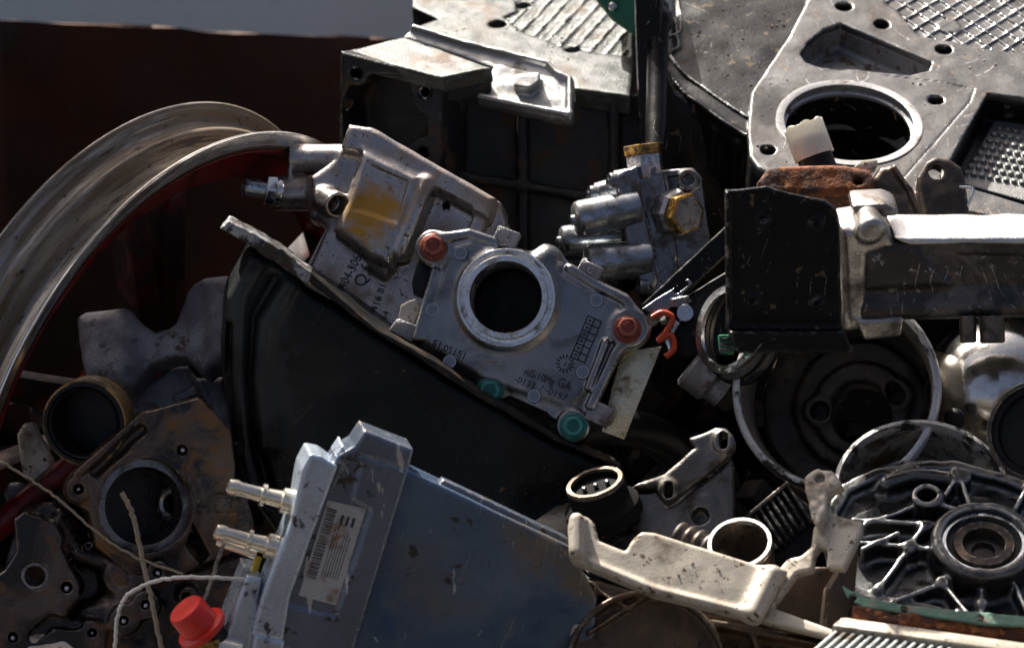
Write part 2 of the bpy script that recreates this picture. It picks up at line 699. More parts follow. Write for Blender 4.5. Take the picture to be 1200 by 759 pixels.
m_pan = M('black_pan_steel', (0.003, 0.003, 0.003), 0.0, 0.27, 0.12, 0.3, 20, (300, 0.12),
          [((0.12, 0.075, 0.025), 0.1, 0.8, 160, 0.735, 0.77), ((0.022, 0.021, 0.019), 0.0, 0.7, 380, 0.68, 0.76), ((0.007, 0.0065, 0.006), 0.0, 0.5, 8, 0.58, 0.78, (1, .3, 1)), ((0.012, 0.012, 0.011), 0.1, 0.45, 14, 0.55, 0.75)], spec=0.25, scratch=(9, 0.006, .7, (0.06, 0.055, 0.05), 0.2),
          spots=[((0.045, 0.048, 0.046), 0.3, 0.32, (-94, 60, 0), 62, 26), ((0.03, 0.03, 0.028), 0.2, 0.35, (-98, 5, 0), 50, 26)])  # grey spots paint the sheen on the worn left folds
m_pan_edge = M('worn_pan_flange', (0.012, 0.011, 0.011), 0.2, 0.45, 0.15, 0.4, 60, (300, 0.4), [((0.36, 0.36, 0.35), 0.7, 0.5, 40, 0.5, 0.62), (DIRT, 0.0, 0.8, 90, 0.55, 0.65)])
m_iron = M('dark_iron', (0.015, 0.0155, 0.016), 0.0, 0.44, 0.12, 0.3, 30, (500, 0.25), [((0.06, 0.035, 0.02), 0.1, 0.8, 40, 0.6, 0.72)], edge=((0.3, 0.3, 0.3), 0.8, 0.4, 2.0, 0.25), spec=0.3)
m_deck = M('weathered_deck', (0.034, 0.038, 0.033), 0.4, 0.42, 0.12, 0.2, 25, (700, 0.2),
           [((0.085, 0.05, 0.028), 0.1, 0.7, 22, 0.62, 0.78), ((0.10, 0.10, 0.10), 0.5, 0.6, 60, 0.58, 0.7)], edge=((0.5, 0.5, 0.5), 1, 0.3, 1.6, 0.4))
m_face = M('machined_face', (0.15, 0.15, 0.147), 0.9, 0.30, 0.1, 0.15, 20, (900, 0.06),
           [((0.035, 0.028, 0.022), 0.3, 0.45, 13, 0.56, 0.70), ((0.10, 0.07, 0.05), 0.2, 0.7, 110, 0.68, 0.74)], edge=((0.7, 0.7, 0.7), 1, 0.2, 1.8, 0.5),
           spots=[((0.020, 0.019, 0.018), 0.3, 0.35, (-52, 24, 0), 50, 50), ((0.03, 0.028, 0.025), 0.3, 0.4, (-14, 92, 0), 46, 50)], scratch=(24, 0.012, 1.0, (0.6, 0.6, 0.6), 1.0))
m_bracket = M('bare_cast_bracket', (0.50, 0.45, 0.365), 0.25, 0.46, 0.1, 0.12, 30, (900, 0.04),
              [((0.15, 0.11, 0.07), 0.1, 0.7, 45, 0.60, 0.78), ((0.10, 0.06, 0.03), 0.1, 0.7, 150, 0.66, 0.72)], edge=((0.7, 0.68, 0.62), 0.7, 0.35, 1.6, 0.35))
m_lever = M('grey_forged_lever', (0.30, 0.30, 0.305), 0.9, 0.33, 0.1, 0.25, 30, (1100, 0.4), [((0.10, 0.06, 0.035), 0.1, 0.75, 90, 0.62, 0.72), ((0.16, 0.15, 0.17), 0.6, 0.5, 18, 0.5, 0.7)], edge=((0.45, 0.45, 0.45), 1, 0.3, 1.8, 0.4), fine=0.45)
m_brown = M('oily_brown_cast', (0.115, 0.080, 0.058), 0.7, 0.28, 0.12, 0.3, 22, (600, 0.15),
            [(OIL, 0.1, 0.25, 22, 0.56, 0.68), ((0.16, 0.075, 0.02), 0.3, 0.4, 30, 0.62, 0.72)], edge=((0.45, 0.42, 0.38), 0.9, 0.3, 1.8, 0.3))
m_darkcast = M('oily_dark_cast', (0.05, 0.042, 0.042), 0.55, 0.4, 0.14, 0.35, 25, (450, 0.3), [(OIL, 0.1, 0.25, 20, 0.5, 0.62)], edge=((0.4, 0.38, 0.38), 0.9, 0.3, 2, 0.3))
m_boreface = M('oily_bore', (0.22, 0.21, 0.20), 1.0, 0.25, 0.08, 0.2, 30, (900, 0.04), [(OIL, 0.2, 0.25, 20, 0.55, 0.7)])
m_blackrub = M('black_rubber', (0.005, 0.005, 0.0055), 0.0, 0.42, 0.1, 0.3, 40, (400, 0.1), spec=0.3)
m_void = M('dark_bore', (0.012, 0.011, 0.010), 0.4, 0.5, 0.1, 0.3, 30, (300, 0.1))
m_blue = M('blue_tinted_steel', (0.125, 0.180, 0.260), 0.55, 0.24, 0.1, 0.22, 9, (900, 0.05),
           [((0.16, 0.13, 0.10), 0.4, 0.4, 9, 0.54, 0.74), ((0.05, 0.10, 0.20), 0.5, 0.25, 14, 0.54, 0.74), ((0.035, 0.028, 0.022), 0.2, 0.7, 70, 0.68, 0.74), ((0.5, 0.55, 0.6), 0.9, 0.4, 120, 0.73, 0.76, (1, .18, 1))], edge=((0.55, 0.52, 0.46), 0.6, 0.45, 1.4, 0.6), scratch=(16, 0.007, .6, (0.45, 0.5, 0.56), 0.9))
m_bluecap = M('grey_blue_shell', (0.16, 0.19, 0.245), 0.6, 0.26, 0.1, 0.18, 14, (900, 0.05),
              [((0.04, 0.03, 0.02), 0.2, 0.7, 70, 0.67, 0.73), ((0.5, 0.5, 0.5), 0.8, 0.4, 90, 0.72, 0.75, (1, .2, 1))], edge=((0.6, 0.56, 0.48), 0.5, 0.45, 1.5, 0.6), scratch=(22, 0.008, .6, (0.5, 0.5, 0.5), 0.9))
m_bluebar = M('pale_blue_alloy', (0.52, 0.60, 0.70), 0.6, 0.26, 0.1, 0.12, 20, (900, 0.05), [((0.06, 0.05, 0.05), 0.2, 0.7, 60, 0.66, 0.73)], edge=((0.75, 0.72, 0.62), 0.5, 0.4, 1.5, 0.7), scratch=(30, 0.014, .6, (0.2, 0.2, 0.22), 0.3))
m_label = M('paper_label', (0.40, 0.40, 0.39), 0.0, 0.6, 0.1, 0.08, 40, (900, 0.03), [((0.22, 0.13, 0.07), 0, 0.7, 55, 0.6, 0.72)])
m_ink = M('black_ink', (0.02, 0.02, 0.022), 0.0, 0.6, 0.05, 0.1, 40, None)
m_redcap = M('red_plastic', (0.62, 0.022, 0.012), 0.0, 0.38, 0.08, 0.08, 30, (500, 0.04))
m_nozzle = M('cream_zinc', (0.86, 0.80, 0.66), 0.85, 0.2, 0.06, 0.1, 40, (900, 0.03), [((0.2, 0.14, 0.08), 0.4, 0.5, 90, 0.62, 0.72)])
m_white = M('white_plastic', (0.86, 0.84, 0.76), 0.0, 0.45, 0.1, 0.06, 40, (500, 0.06), [((0.3, 0.24, 0.15), 0, 0.7, 90, 0.68, 0.76)])
_nt = m_white.node_tree
_tr = _nt.nodes.new('ShaderNodeBsdfTranslucent')
_tr.inputs['Color'].default_value = (0.85, 0.82, 0.72, 1)
_mx = _nt.nodes.new('ShaderNodeMixShader')
_mx.inputs[0].default_value = 0.45
_out = [n for n in _nt.nodes if n.type == 'OUTPUT_MATERIAL'][0]
_nt.links.new(_nt.nodes['Principled BSDF'].outputs[0], _mx.inputs[1])
_nt.links.new(_tr.outputs[0], _mx.inputs[2])
_nt.links.new(_mx.outputs[0], _out.inputs['Surface'])
m_rustplate = M('orange_rust', (0.20, 0.058, 0.014), 0.1, 0.8, 0.1, 0.4, 60, (400, 0.5), [((0.05, 0.017, 0.008), 0.1, 0.8, 60, 0.50, 0.66), ((0.30, 0.11, 0.03), 0.0, 0.9, 120, 0.62, 0.72)], fine=.3)
m_letter = M('shaded_lettering', (0.035, 0.035, 0.036), 0.6, 0.45, 0.1, 0.2, 60, None)  # dark tone stands in for the faint shading of raised letters
m_rustwall = M('rusty_wall_steel', (0.075, 0.034, 0.020), 0.0, 0.75, 0.1, 0.35, 7, (120, 0.5), [((0.12, 0.035, 0.011), 0.0, 0.85, 9, 0.56, 0.74), ((0.07, 0.06, 0.05), 0.1, 0.7, 16, 0.70, 0.76, (1, 1, .5))])
m_concrete = M('pale_wall_render', (0.60, 0.76, 0.80), 0.0, 0.9, 0.05, 0.12, 1.5, (60, 0.3))
m_ground = M('yard_ground', (0.075, 0.068, 0.06), 0.0, 0.9, 0.05, 0.3, 3, (80, 0.6))
m_rim = M('weathered_rim', (0.37, 0.345, 0.305), 0.9, 0.25, 0.12, 0.2, 14, (500, 0.12),
          [((0.15, 0.11, 0.068), 0.2, 0.55, 60, 0.43, 0.62), ((0.035, 0.025, 0.018), 0.1, 0.7, 120, 0.64, 0.72), ((0.45, 0.45, 0.44), 0.9, 0.3, 50, 0.58, 0.72), ((0.06, 0.04, 0.028), 0.1, 0.7, 150, 0.68, 0.76, (1, 9, 1))], polar=0.014, edge=((0.65, 0.64, 0.62), 1, 0.25, 2.2, 0.6))
m_redpaint = M('dark_red_paint', (0.13, 0.006, 0.007), 0.0, 0.33, 0.1, 0.3, 20, (300, 0.06), [((0.02, 0.005, 0.004), 0.1, 0.7, 30, 0.58, 0.72)], spec=0.3)
m_drum = M('drum_inside', (0.07, 0.057, 0.045), 0.4, 0.42, 0.1, 0.25, 20, (500, 0.1), [(OIL, 0.1, 0.4, 20, 0.56, 0.7)])
m_drumrim = M('worn_drum_rim', (0.62, 0.61, 0.59), 0.6, 0.40, 0.1, 0.2, 30, (500, 0.3), [((0.02, 0.018, 0.016), 0.1, 0.6, 60, 0.58, 0.66)], polar=0.03)
m_bell = M('bell_aluminium', (0.74, 0.69, 0.62), 1.0, 0.18, 0.08, 0.15, 25, (900, 0.05), [((0.10, 0.07, 0.04), 0.2, 0.6, 30, 0.56, 0.72)])
m_blackgloss = M('wet_black_casting', (0.006, 0.007, 0.008), 0.1, 0.2, 0.08, 0.3, 30, (300, 0.15), [((0.03, 0.03, 0.03), 0.2, 0.5, 30, 0.55, 0.7)], edge=((0.85, 0.85, 0.82), 0.7, 0.3, 2.6, 1.0), coat=0.2)
m_gasket = M('green_gasket', (0.10, 0.20, 0.15), 0.1, 0.6, 0.1, 0.25, 60, (400, 0.2), [((0.22, 0.2, 0.16), 0.1, 0.7, 60, 0.6, 0.7)])
m_fin = M('radiator_fin', (0.42, 0.44, 0.44), 0.7, 0.4, 0.1, 0.15, 60, (400, 0.2), [((0.12, 0.1, 0.07), 0.1, 0.7, 60, 0.62, 0.75)])
m_galv = M('galvanised_sheet', (0.66, 0.57, 0.38), 1.0, 0.27, 0.1, 0.2, 40, (600, 0.15), [((0.16, 0.11, 0.05), 0.3, 0.6, 60, 0.6, 0.72)])
m_collar = M('worn_collar', (0.50, 0.47, 0.44), 0.95, 0.24, 0.1, 0.2, 25, (700, .15), [((0.10, 0.08, 0.065), 0.5, 0.4, 24, 0.54, 0.70)], edge=((0.8, 0.78, 0.74), 1, 0.2, 2, 0.6))
m_armshade = M('shaded_grimy_web', (0.045, 0.04, 0.037), 0.5, 0.34, 0.1, 0.3, 16, (700, .15), [((0.14, 0.125, 0.11), 0.6, 0.45, 30, 0.56, 0.70), ((0.3, 0.28, 0.25), 0.6, 0.4, 120, 0.70, 0.75)], scratch=(20, 0.016, 1.0, (0.5, 0.48, 0.45), 0.9))  # tone darkened for the shaded arm front, plus grime and scratches
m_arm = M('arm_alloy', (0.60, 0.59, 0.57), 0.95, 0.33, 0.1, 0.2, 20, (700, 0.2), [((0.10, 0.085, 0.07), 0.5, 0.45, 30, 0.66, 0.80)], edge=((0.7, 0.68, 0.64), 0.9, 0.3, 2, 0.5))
m_chip = M('chipped_black_edge', (0.5, 0.5, 0.48), 0.4, 0.5, 0.1, 0.2, 60, (500, .3), [((0.006, 0.006, 0.006), 0, 0.4, 90, 0.50, 0.58)])
m_floor = M('grey_studded_floor', (0.16, 0.16, 0.155), 0.5, 0.42, 0.1, 0.2, 30, (900, .2))
m_blockflange = M('block_flange_alloy', (0.34, 0.34, 0.335), 0.85, 0.36, 0.08, 0.15, 30, (1100, .15), [((0.10, 0.09, 0.07), 0.4, 0.5, 60, 0.62, 0.76)])
m_pumpbody = M('pump_body_alloy', (0.21, 0.22, 0.235), 0.95, 0.24, 0.08, 0.2, 30, (900, .2), [((0.06, 0.055, 0.05), 0.4, 0.5, 50, 0.56, 0.7)], edge=((0.65, 0.66, 0.68), 1, 0.2, 1.4, 0.6))
m_drumwall = M('drum_wall', (0.34, 0.30, 0.25), 0.5, 0.36, 0.1, 0.2, 30, (700, .1), [((0.04, 0.03, 0.025), 0.1, 0.5, 40, 0.58, 0.72)], polar=0.03)
m_hub = M('shadowed_hub', (0.022, 0.018, 0.015), 0.3, 0.45, 0.1, 0.4, 25, (400, .3), [((0.06, 0.045, 0.03), 0.2, 0.5, 40, 0.58, 0.72)])  # near-black tone stands for shade deep inside the drum
m_canister = M('dull_zinc_can', (0.40, 0.43, 0.45), 1.0, 0.22, 0.08, 0.2, 30, (1200, .05), [((0.10, 0.10, 0.10), 0.5, 0.4, 50, 0.54, 0.7)])
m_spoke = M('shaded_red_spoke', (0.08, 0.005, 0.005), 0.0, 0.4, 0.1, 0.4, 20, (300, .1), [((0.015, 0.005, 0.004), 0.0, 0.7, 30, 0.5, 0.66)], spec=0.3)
m_matte = M('matte_black_plastic', (0.006, 0.006, 0.006), 0.0, 0.8, 0.1, 0.3, 40, (400, .1), spec=0.12)
m_lip = M('bright_rim_lip', (0.72, 0.71, 0.68), 0.95, 0.25, 0.1, 0.15, 30, (500, .1), [((0.10, 0.08, 0.06), 0.2, 0.6, 70, 0.60, 0.70)], polar=0.014)
m_dome = M('polished_dome', (0.72, 0.70, 0.66), 1.0, 0.15, 0.05, 0.08, 20, (900, .02), [((0.25, 0.21, 0.16), 0.8, 0.3, 16, 0.60, 0.80)])
m_wire = M('beige_cord', (0.27, 0.22, 0.15), 0.0, 0.6, 0.1, 0.15, 90, (400, 0.2))
m_wirewhite = M('pale_cord', (0.62, 0.61, 0.55), 0.0, 0.5, 0.1, 0.12, 90, (400, 0.2))
m_greenpaint = M('green_enamel', (0.008, 0.12, 0.055), 0.0, 0.35, 0.1, 0.2, 30, (300, 0.1), coat=0.2)
m_orange = M('red_orange_plastic', (0.42, 0.045, 0.012), 0.0, 0.4, 0.1, 0.15, 60, (400, 0.05))
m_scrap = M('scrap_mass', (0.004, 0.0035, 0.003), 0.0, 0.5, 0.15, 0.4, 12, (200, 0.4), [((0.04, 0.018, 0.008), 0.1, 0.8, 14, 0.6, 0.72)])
m_yokebrown = M('burnt_steel', (0.17, 0.13, 0.10), 0.95, 0.28, 0.1, 0.25, 25, (600, 0.1), [((0.03, 0.024, 0.02), 0.4, 0.5, 30, 0.52, 0.68)], edge=((0.5, 0.45, 0.38), 1, 0.3, 1.6, 0.4))

# ------------------------------------------------------------------ the setting
def sheet(name, pts, mat, thick=None):
    """Flat slab from world-mm corner points."""
    me = new_mesh(name, pts, [(0, 1, 2, 3)])
    return put(name, me, mat)


def wbox(name, c, size, mat, parent=None, rz=0.0, bevel=2.0):
    x, y, z = [t / 2 for t in size]
    me = prism([(-x, -y), (x, -y), (x, y), (-x, y)], -z, z, name, bevel)
    m = Matrix.Translation(Vector(c) / 1000) @ Matrix.Rotation(rz, 4, 'Z')
    return put(name, me, mat, parent, M=m)


g = sheet('ground', [(-30000, -30000, 0), (30000, -30000, 0), (30000, 30000, 0), (-30000, 30000, 0)], m_ground)
g['kind'] = 'structure'
wl = wbox('yard_wall', (-300, 1500, 400), (9000, 200, 800), m_concrete)
wl['kind'] = 'structure'

# rusty steel container: rear panel, plus unseen side and front panels added to block light
FC = Fr(200, 40, -620, (0, 0, 1))
ctop = cam2w(ray(240, 36) * (D0 + 620))
cont = thing('scrap_container', 'rusty dark brown steel container wall rising behind the scrap heap', 'container', FC)
sl = -0.026 * 1.0
def wall_grid(name, x0, x1, y, ztop, slope):
    nx, nz = 60, 24
    v, f = [], []
    for k in range(2):
        for i in range(nx + 1):
            x = x0 + (x1 - x0) * i / nx
            zt = ztop + slope * (x - ctop[0]) + (rng.normal() * 1.2)
            for j in range(nz + 1):
                v.append((x, y + k * 1.5 + (2.5 * math.sin(x * 0.011) + 1.5 * math.sin(x * 0.03 + j)) * (1 if k == 0 else 1), zt * j / nz))
    q = (nx + 1) * (nz + 1)
    I = lambda k, i, j: k * q + i * (nz + 1) + j
    for i in range(nx):
        for j in range(nz):
            f.append((I(0, i, j), I(0, i + 1, j), I(0, i + 1, j + 1), I(0, i, j + 1)))
            f.append((I(1, i, j), I(1, i, j + 1), I(1, i + 1, j + 1), I(1, i + 1, j)))
        f.append((I(0, i, nz), I(0, i + 1, nz), I(1, i + 1, nz), I(1, i, nz)))
    for i, a in ((0, 0), (nx, 1)):
        for j in range(nz):
            f.append((I(0, i, j), I(0, i, j + 1), I(1, i, j + 1), I(1, i, j)))
    return new_mesh(name, v, f, 40)
put('rear_panel', wall_grid('rear_panel', -424, 900, ctop[1], ctop[2], -0.05), m_rustwall, cont, M=Matrix.Identity(4))
SIDE_X, SIDE_TOP, SIDE_Y0 = -420, 1000, 40
wbox('unseen_side_panel', (SIDE_X, (SIDE_Y0 + ctop[1]) / 2, SIDE_TOP / 2), (9, ctop[1] - SIDE_Y0, SIDE_TOP), m_rustwall, cont)  # out of view; height and length set to shade the heap's left

wbox('unseen_front_panel', (200, -1010, 330), (1250, 9, 660), m_iron, cont)  # out of view; added to block low sky and ground reflections

# ------------------------------------------------------------------ dark mass under the visible parts
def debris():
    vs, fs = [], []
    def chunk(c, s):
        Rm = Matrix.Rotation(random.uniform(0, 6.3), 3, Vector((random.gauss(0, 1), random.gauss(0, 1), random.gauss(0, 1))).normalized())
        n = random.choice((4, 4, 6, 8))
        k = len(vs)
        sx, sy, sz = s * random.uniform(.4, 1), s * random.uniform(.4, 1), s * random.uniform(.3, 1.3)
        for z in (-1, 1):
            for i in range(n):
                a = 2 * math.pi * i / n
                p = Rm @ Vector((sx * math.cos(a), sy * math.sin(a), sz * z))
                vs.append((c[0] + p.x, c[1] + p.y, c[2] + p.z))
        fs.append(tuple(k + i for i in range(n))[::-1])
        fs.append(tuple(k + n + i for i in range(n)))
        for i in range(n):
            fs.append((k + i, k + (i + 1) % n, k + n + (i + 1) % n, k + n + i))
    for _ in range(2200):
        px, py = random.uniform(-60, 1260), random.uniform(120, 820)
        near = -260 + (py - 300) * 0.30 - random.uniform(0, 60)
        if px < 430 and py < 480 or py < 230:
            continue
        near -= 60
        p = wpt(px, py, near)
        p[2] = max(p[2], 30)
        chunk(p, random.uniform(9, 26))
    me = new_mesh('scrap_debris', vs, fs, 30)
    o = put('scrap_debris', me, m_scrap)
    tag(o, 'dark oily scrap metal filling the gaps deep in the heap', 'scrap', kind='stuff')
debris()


# ------------------------------------------------------------------ shared small parts
def bolt_mesh(name, fl, hx, h=5.0, dish=True):
    a = lathe([(0, 0), (fl, 0), (fl, 1.2), (fl * .93, 2.0), (hx * .9, 2.6), (0, 2.6)], 36, name, False)
    b = prism(hexpts(hx, 6, 0.3), 2.0, 2.0 + h, name, 1.1, 0.96)
    c = lathe([(hx * .58, 2 + h - .3), (hx * .74, 2 + h - .3), (hx * .70, 2 + h + .5), (hx * .6, 2 + h + .5)], 24, name)
    return join(name, a, b, c)


def nut_frame(px, py, near, n):
    return Fr(px, py, near, n)


# ------------------------------------------------------------------ pump cover (sharpest thing in the picture)
def pump_cover():
    F = Fr(595, 370, 0, (-0.06, 0.10, 0.99))
    t = thing('pump_cover', 'cast aluminium pump cover with round opening, red and green painted bolts', 'pump cover', F)
    out = [(523, 274), (551, 268), (580, 279), (602, 290), (624, 298), (639, 288), (657, 297), (669, 311), (700, 328), (735, 346),
           (750, 368), (763, 382), (757, 400), (740, 407), (722, 411), (695, 468), (690, 492), (682, 514), (665, 515), (655, 498), (640, 484), (597, 466),
           (585, 470), (567, 465), (560, 449), (488, 405), (484, 394), (508, 318), (495, 304), (492, 283), (505, 272)]
    v = Vol(F, out, -14, 20, 0.85)
    d = v.poly(out)
    v.add(v.ext(d, -12, 3, 1.5))
    # raised, softly domed middle
    core = [(530, 288), (556, 281), (600, 300), (645, 312), (690, 340), (728, 362), (736, 380), (712, 404), (686, 462), (668, 478), (640, 468), (600, 456), (565, 445), (527, 423), (494, 399), (494, 386), (520, 318)]
    dc = v.poly(core)
    c0 = F.uv(595, 352)
    zt = lambda u, w_: 4.6 + 8.0 * np.exp(-((u - c0[0]) ** 2 + (w_ - c0[1]) ** 2) / 46.0 ** 2)
    v.add(v.ext(dc, -8, zt(v.U, v.V), 4), 6)
    v.add(v.ext(v.circ(595, 352, 59), 0, 12.5, 3), 5)
    # perimeter rib along the upper edge and side rails
    v.add(v.ext(v.path([(520, 280), (551, 275), (580, 285)], 6), -8, 9, 3), 3)
    v.add(v.ext(v.path([(669, 316), (700, 335), (733, 352), (748, 372)], 6), -8, 8, 3), 3)
    v.add(v.ext(v.path([(733, 402), (722, 414), (693, 476)], 6), -8, 10, 3), 2.5)
    v.add(v.ext(v.path([(710, 402), (690, 455)], 4), -8, 11, 2), 2.5)
    v.add(v.ext(v.path([(511, 320), (490, 396)], 6), -8, 8, 3), 2.5)
    v.add(v.ball(640, 306, 2, 19), 5)
    for x, y, r, h in ((508, 291, 21, 8), (737, 386, 23, 9), (575, 453, 18, 4), (672, 500, 20, 8)):
        v.add(v.ext(v.circ(x, y, r), -12, h - 1, 2.5), 4)
    v.cut(v.ext(v.circ(575, 440, 13), 8, 40, 1), 3)
    v.cut(v.ext(v.circ(595, 352, 47), -40, 40))
    v.rough(0.12, 9)
    v.put('body', m_cover, t)
    # machined ring: inner seat, groove, outer lip
    R = F.mm(1)
    c = F.uv(595, 352)
    FR = F.at(c[0], c[1], 0)
    put('ring_seat', lathe([(41.5 * R, -16), (41.5 * R, 20.2), (42.5 * R, 21), (48.5 * R, 21), (49.2 * R, 20.2), (49.2 * R, 13.4), (54.6 * R, 13.0),
                            (54.6 * R, 17.6), (57.2 * R, 17.6), (58 * R, 16.8), (58 * R, 5), (50 * R, 2), (50 * R, -16)], 96), m_ring, t, FR)
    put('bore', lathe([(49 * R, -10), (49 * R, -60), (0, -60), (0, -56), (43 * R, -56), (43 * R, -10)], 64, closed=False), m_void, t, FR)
    # flange bolts
    red = bolt_mesh('bolt', 17 * R, 13.5 * R, 5.5)
    red.materials.append(m_redbolt)
    grn = bolt_mesh('bolt', 16.5 * R, 13.5 * R, 5.5)
    grn.materials.append(m_green)
    for x, y, h, me, lb, tl in ((508, 290, 7, red, 'red painted hex bolt', (0.05, .1)), (735, 386, 8, red, 'red painted hex bolt', (.1, .15)),
                            (575, 457, 3.2, grn, 'green painted hex bolt', (0, -.1)), (672, 500, 7, grn, 'green painted hex bolt', (.02, 0))):
        p = F.uv(x, y, h)
        o = put('bolt', me, None, t, F.at(p[0], p[1], h, (F.n[0] + tl[0], F.n[1] + tl[1], F.n[2]), random.uniform(0, 60)))
        o['label'] = lb
    # flat round pads
    pad = lathe([(0, -3), (8.4 * R, -3), (8.4 * R, 1.2), (7.6 * R, 2.0), (0, 2.0)], 28, 'pad', False)
    pad.materials.append(m_cover)
    for x, y, w in ((540, 297, 9), (507, 363, 6.0), (527, 424, 5.6), (699, 352, 6.6), (683, 436, 6.2), (626, 464, 5.2)):
        p = F.uv(x, y, w)
        put('pad', pad, None, t, F.at(p[0], p[1], w))
    # square lugs on the edge
    for q, w0, w1 in (([(576, 286), (585, 265), (611, 275), (602, 295)], -6, 7), ([(674, 322), (683, 304), (708, 316), (699, 333)], -6, 7),
              ([(684, 491), (697, 469), (719, 479), (711, 502)], -4, 8), ([(456, 387), (466, 373), (490, 382), (483, 402)], -8, 3)):
        lug = put('lug', prism([F.uv(*a) for a in q], w0, w1, 'lug', 1.0), m_lever, t, F)
    for x, y, w in ((595, 279, 7.1), (692, 317, 7.1)):
        p = F.uv(x, y, w)
        put('dimple', lathe([(1.5 * R, 0), (4 * R, 0), (3.6 * R, .35), (1.8 * R, .35)], 20), m_lever, lug, F.at(p[0], p[1], w))
    # plates behind
    put('side_plate', prism([F.uv(*a) for a in [(728, 410), (775, 404), (731, 514), (704, 504)]], -12, -9.5, 'side_plate', 0.5), m_galv, t, F)
    put('edge_plate', prism([F.uv(*a) for a in [(469, 357), (478, 352), (488, 349), (492, 361), (484, 379), (466, 374)]], -8, -4, 'edge_plate', 0.5), m_bracket, t, F)
    put('gasket', prism([F.uv(*a) for a in [(482, 330), (489, 302), (509, 306), (503, 332), (494, 348), (484, 345)]], -11, -3, 'gasket', 0.6), m_blackrub, t, F)
    # cast lettering and the dating grid
    ml = m_letter
    def lt(x, p0, p1, h):
        m_ = F.uv((p0[0] + p1[0]) / 2, (p0[1] + p1[1]) / 2)
        txt(x, F, p0, p1, h, ml, t, float(zt(m_[0], m_[1])) + .35, 0.8)
    lt('51.05151', (505, 405), (543, 421), 8.5)
    lt('AlSi10Mg', (613, 438), (648, 452), 9)
    lt('-0133', (602, 446), (625, 456), 7.5)
    lt('/ -0197', (632, 457), (663, 470), 7.5)
    lt('GA', (652, 451), (667, 458), 11)
    lt('1', (674, 462), (677, 464), 11)
    gz = float(zt(*F.uv(688, 397)))
    a, b, e = np.array(F.uv(669, 418, gz)), np.array(F.uv(689, 370, gz)), np.array(F.uv(685, 425, gz))
    ux, uy = (e - a), (b - a)
    def bar(p, q, r=0.42):
        d = (q - p) / np.linalg.norm(q - p)
        n = np.array([-d[1], d[0]]) * r
        return prism([p - n, q - n, q + n, p + n], gz - 1.2, gz + 1.0, 'bar')
    bars = [bar(a + ux * k, b + ux * k) for k in (0, .5, 1)] + [bar(a + uy * k / 6, a + ux + uy * k / 6) for k in range(7)]
    bars += [bar(a + ux * .15 + uy * (k + .5) / 6, a + ux * .35 + uy * (k + .5) / 6, .7) for k in range(6)]
    put('date_grid', join('date_grid', *bars), ml, t, F)
    p = F.uv(663, 427)
    ticks = []
    for k in range(14):
        an = 2 * math.pi * k / 14
        dr = np.array([math.cos(an), math.sin(an)])
        ticks.append(bar(p + dr * 3.6, p + dr * 6.0, .45))
    put('date_clock', join('date_clock', *ticks), ml, t, F)
    lt('15', (659, 428), (668, 432), 6)
pump_cover()


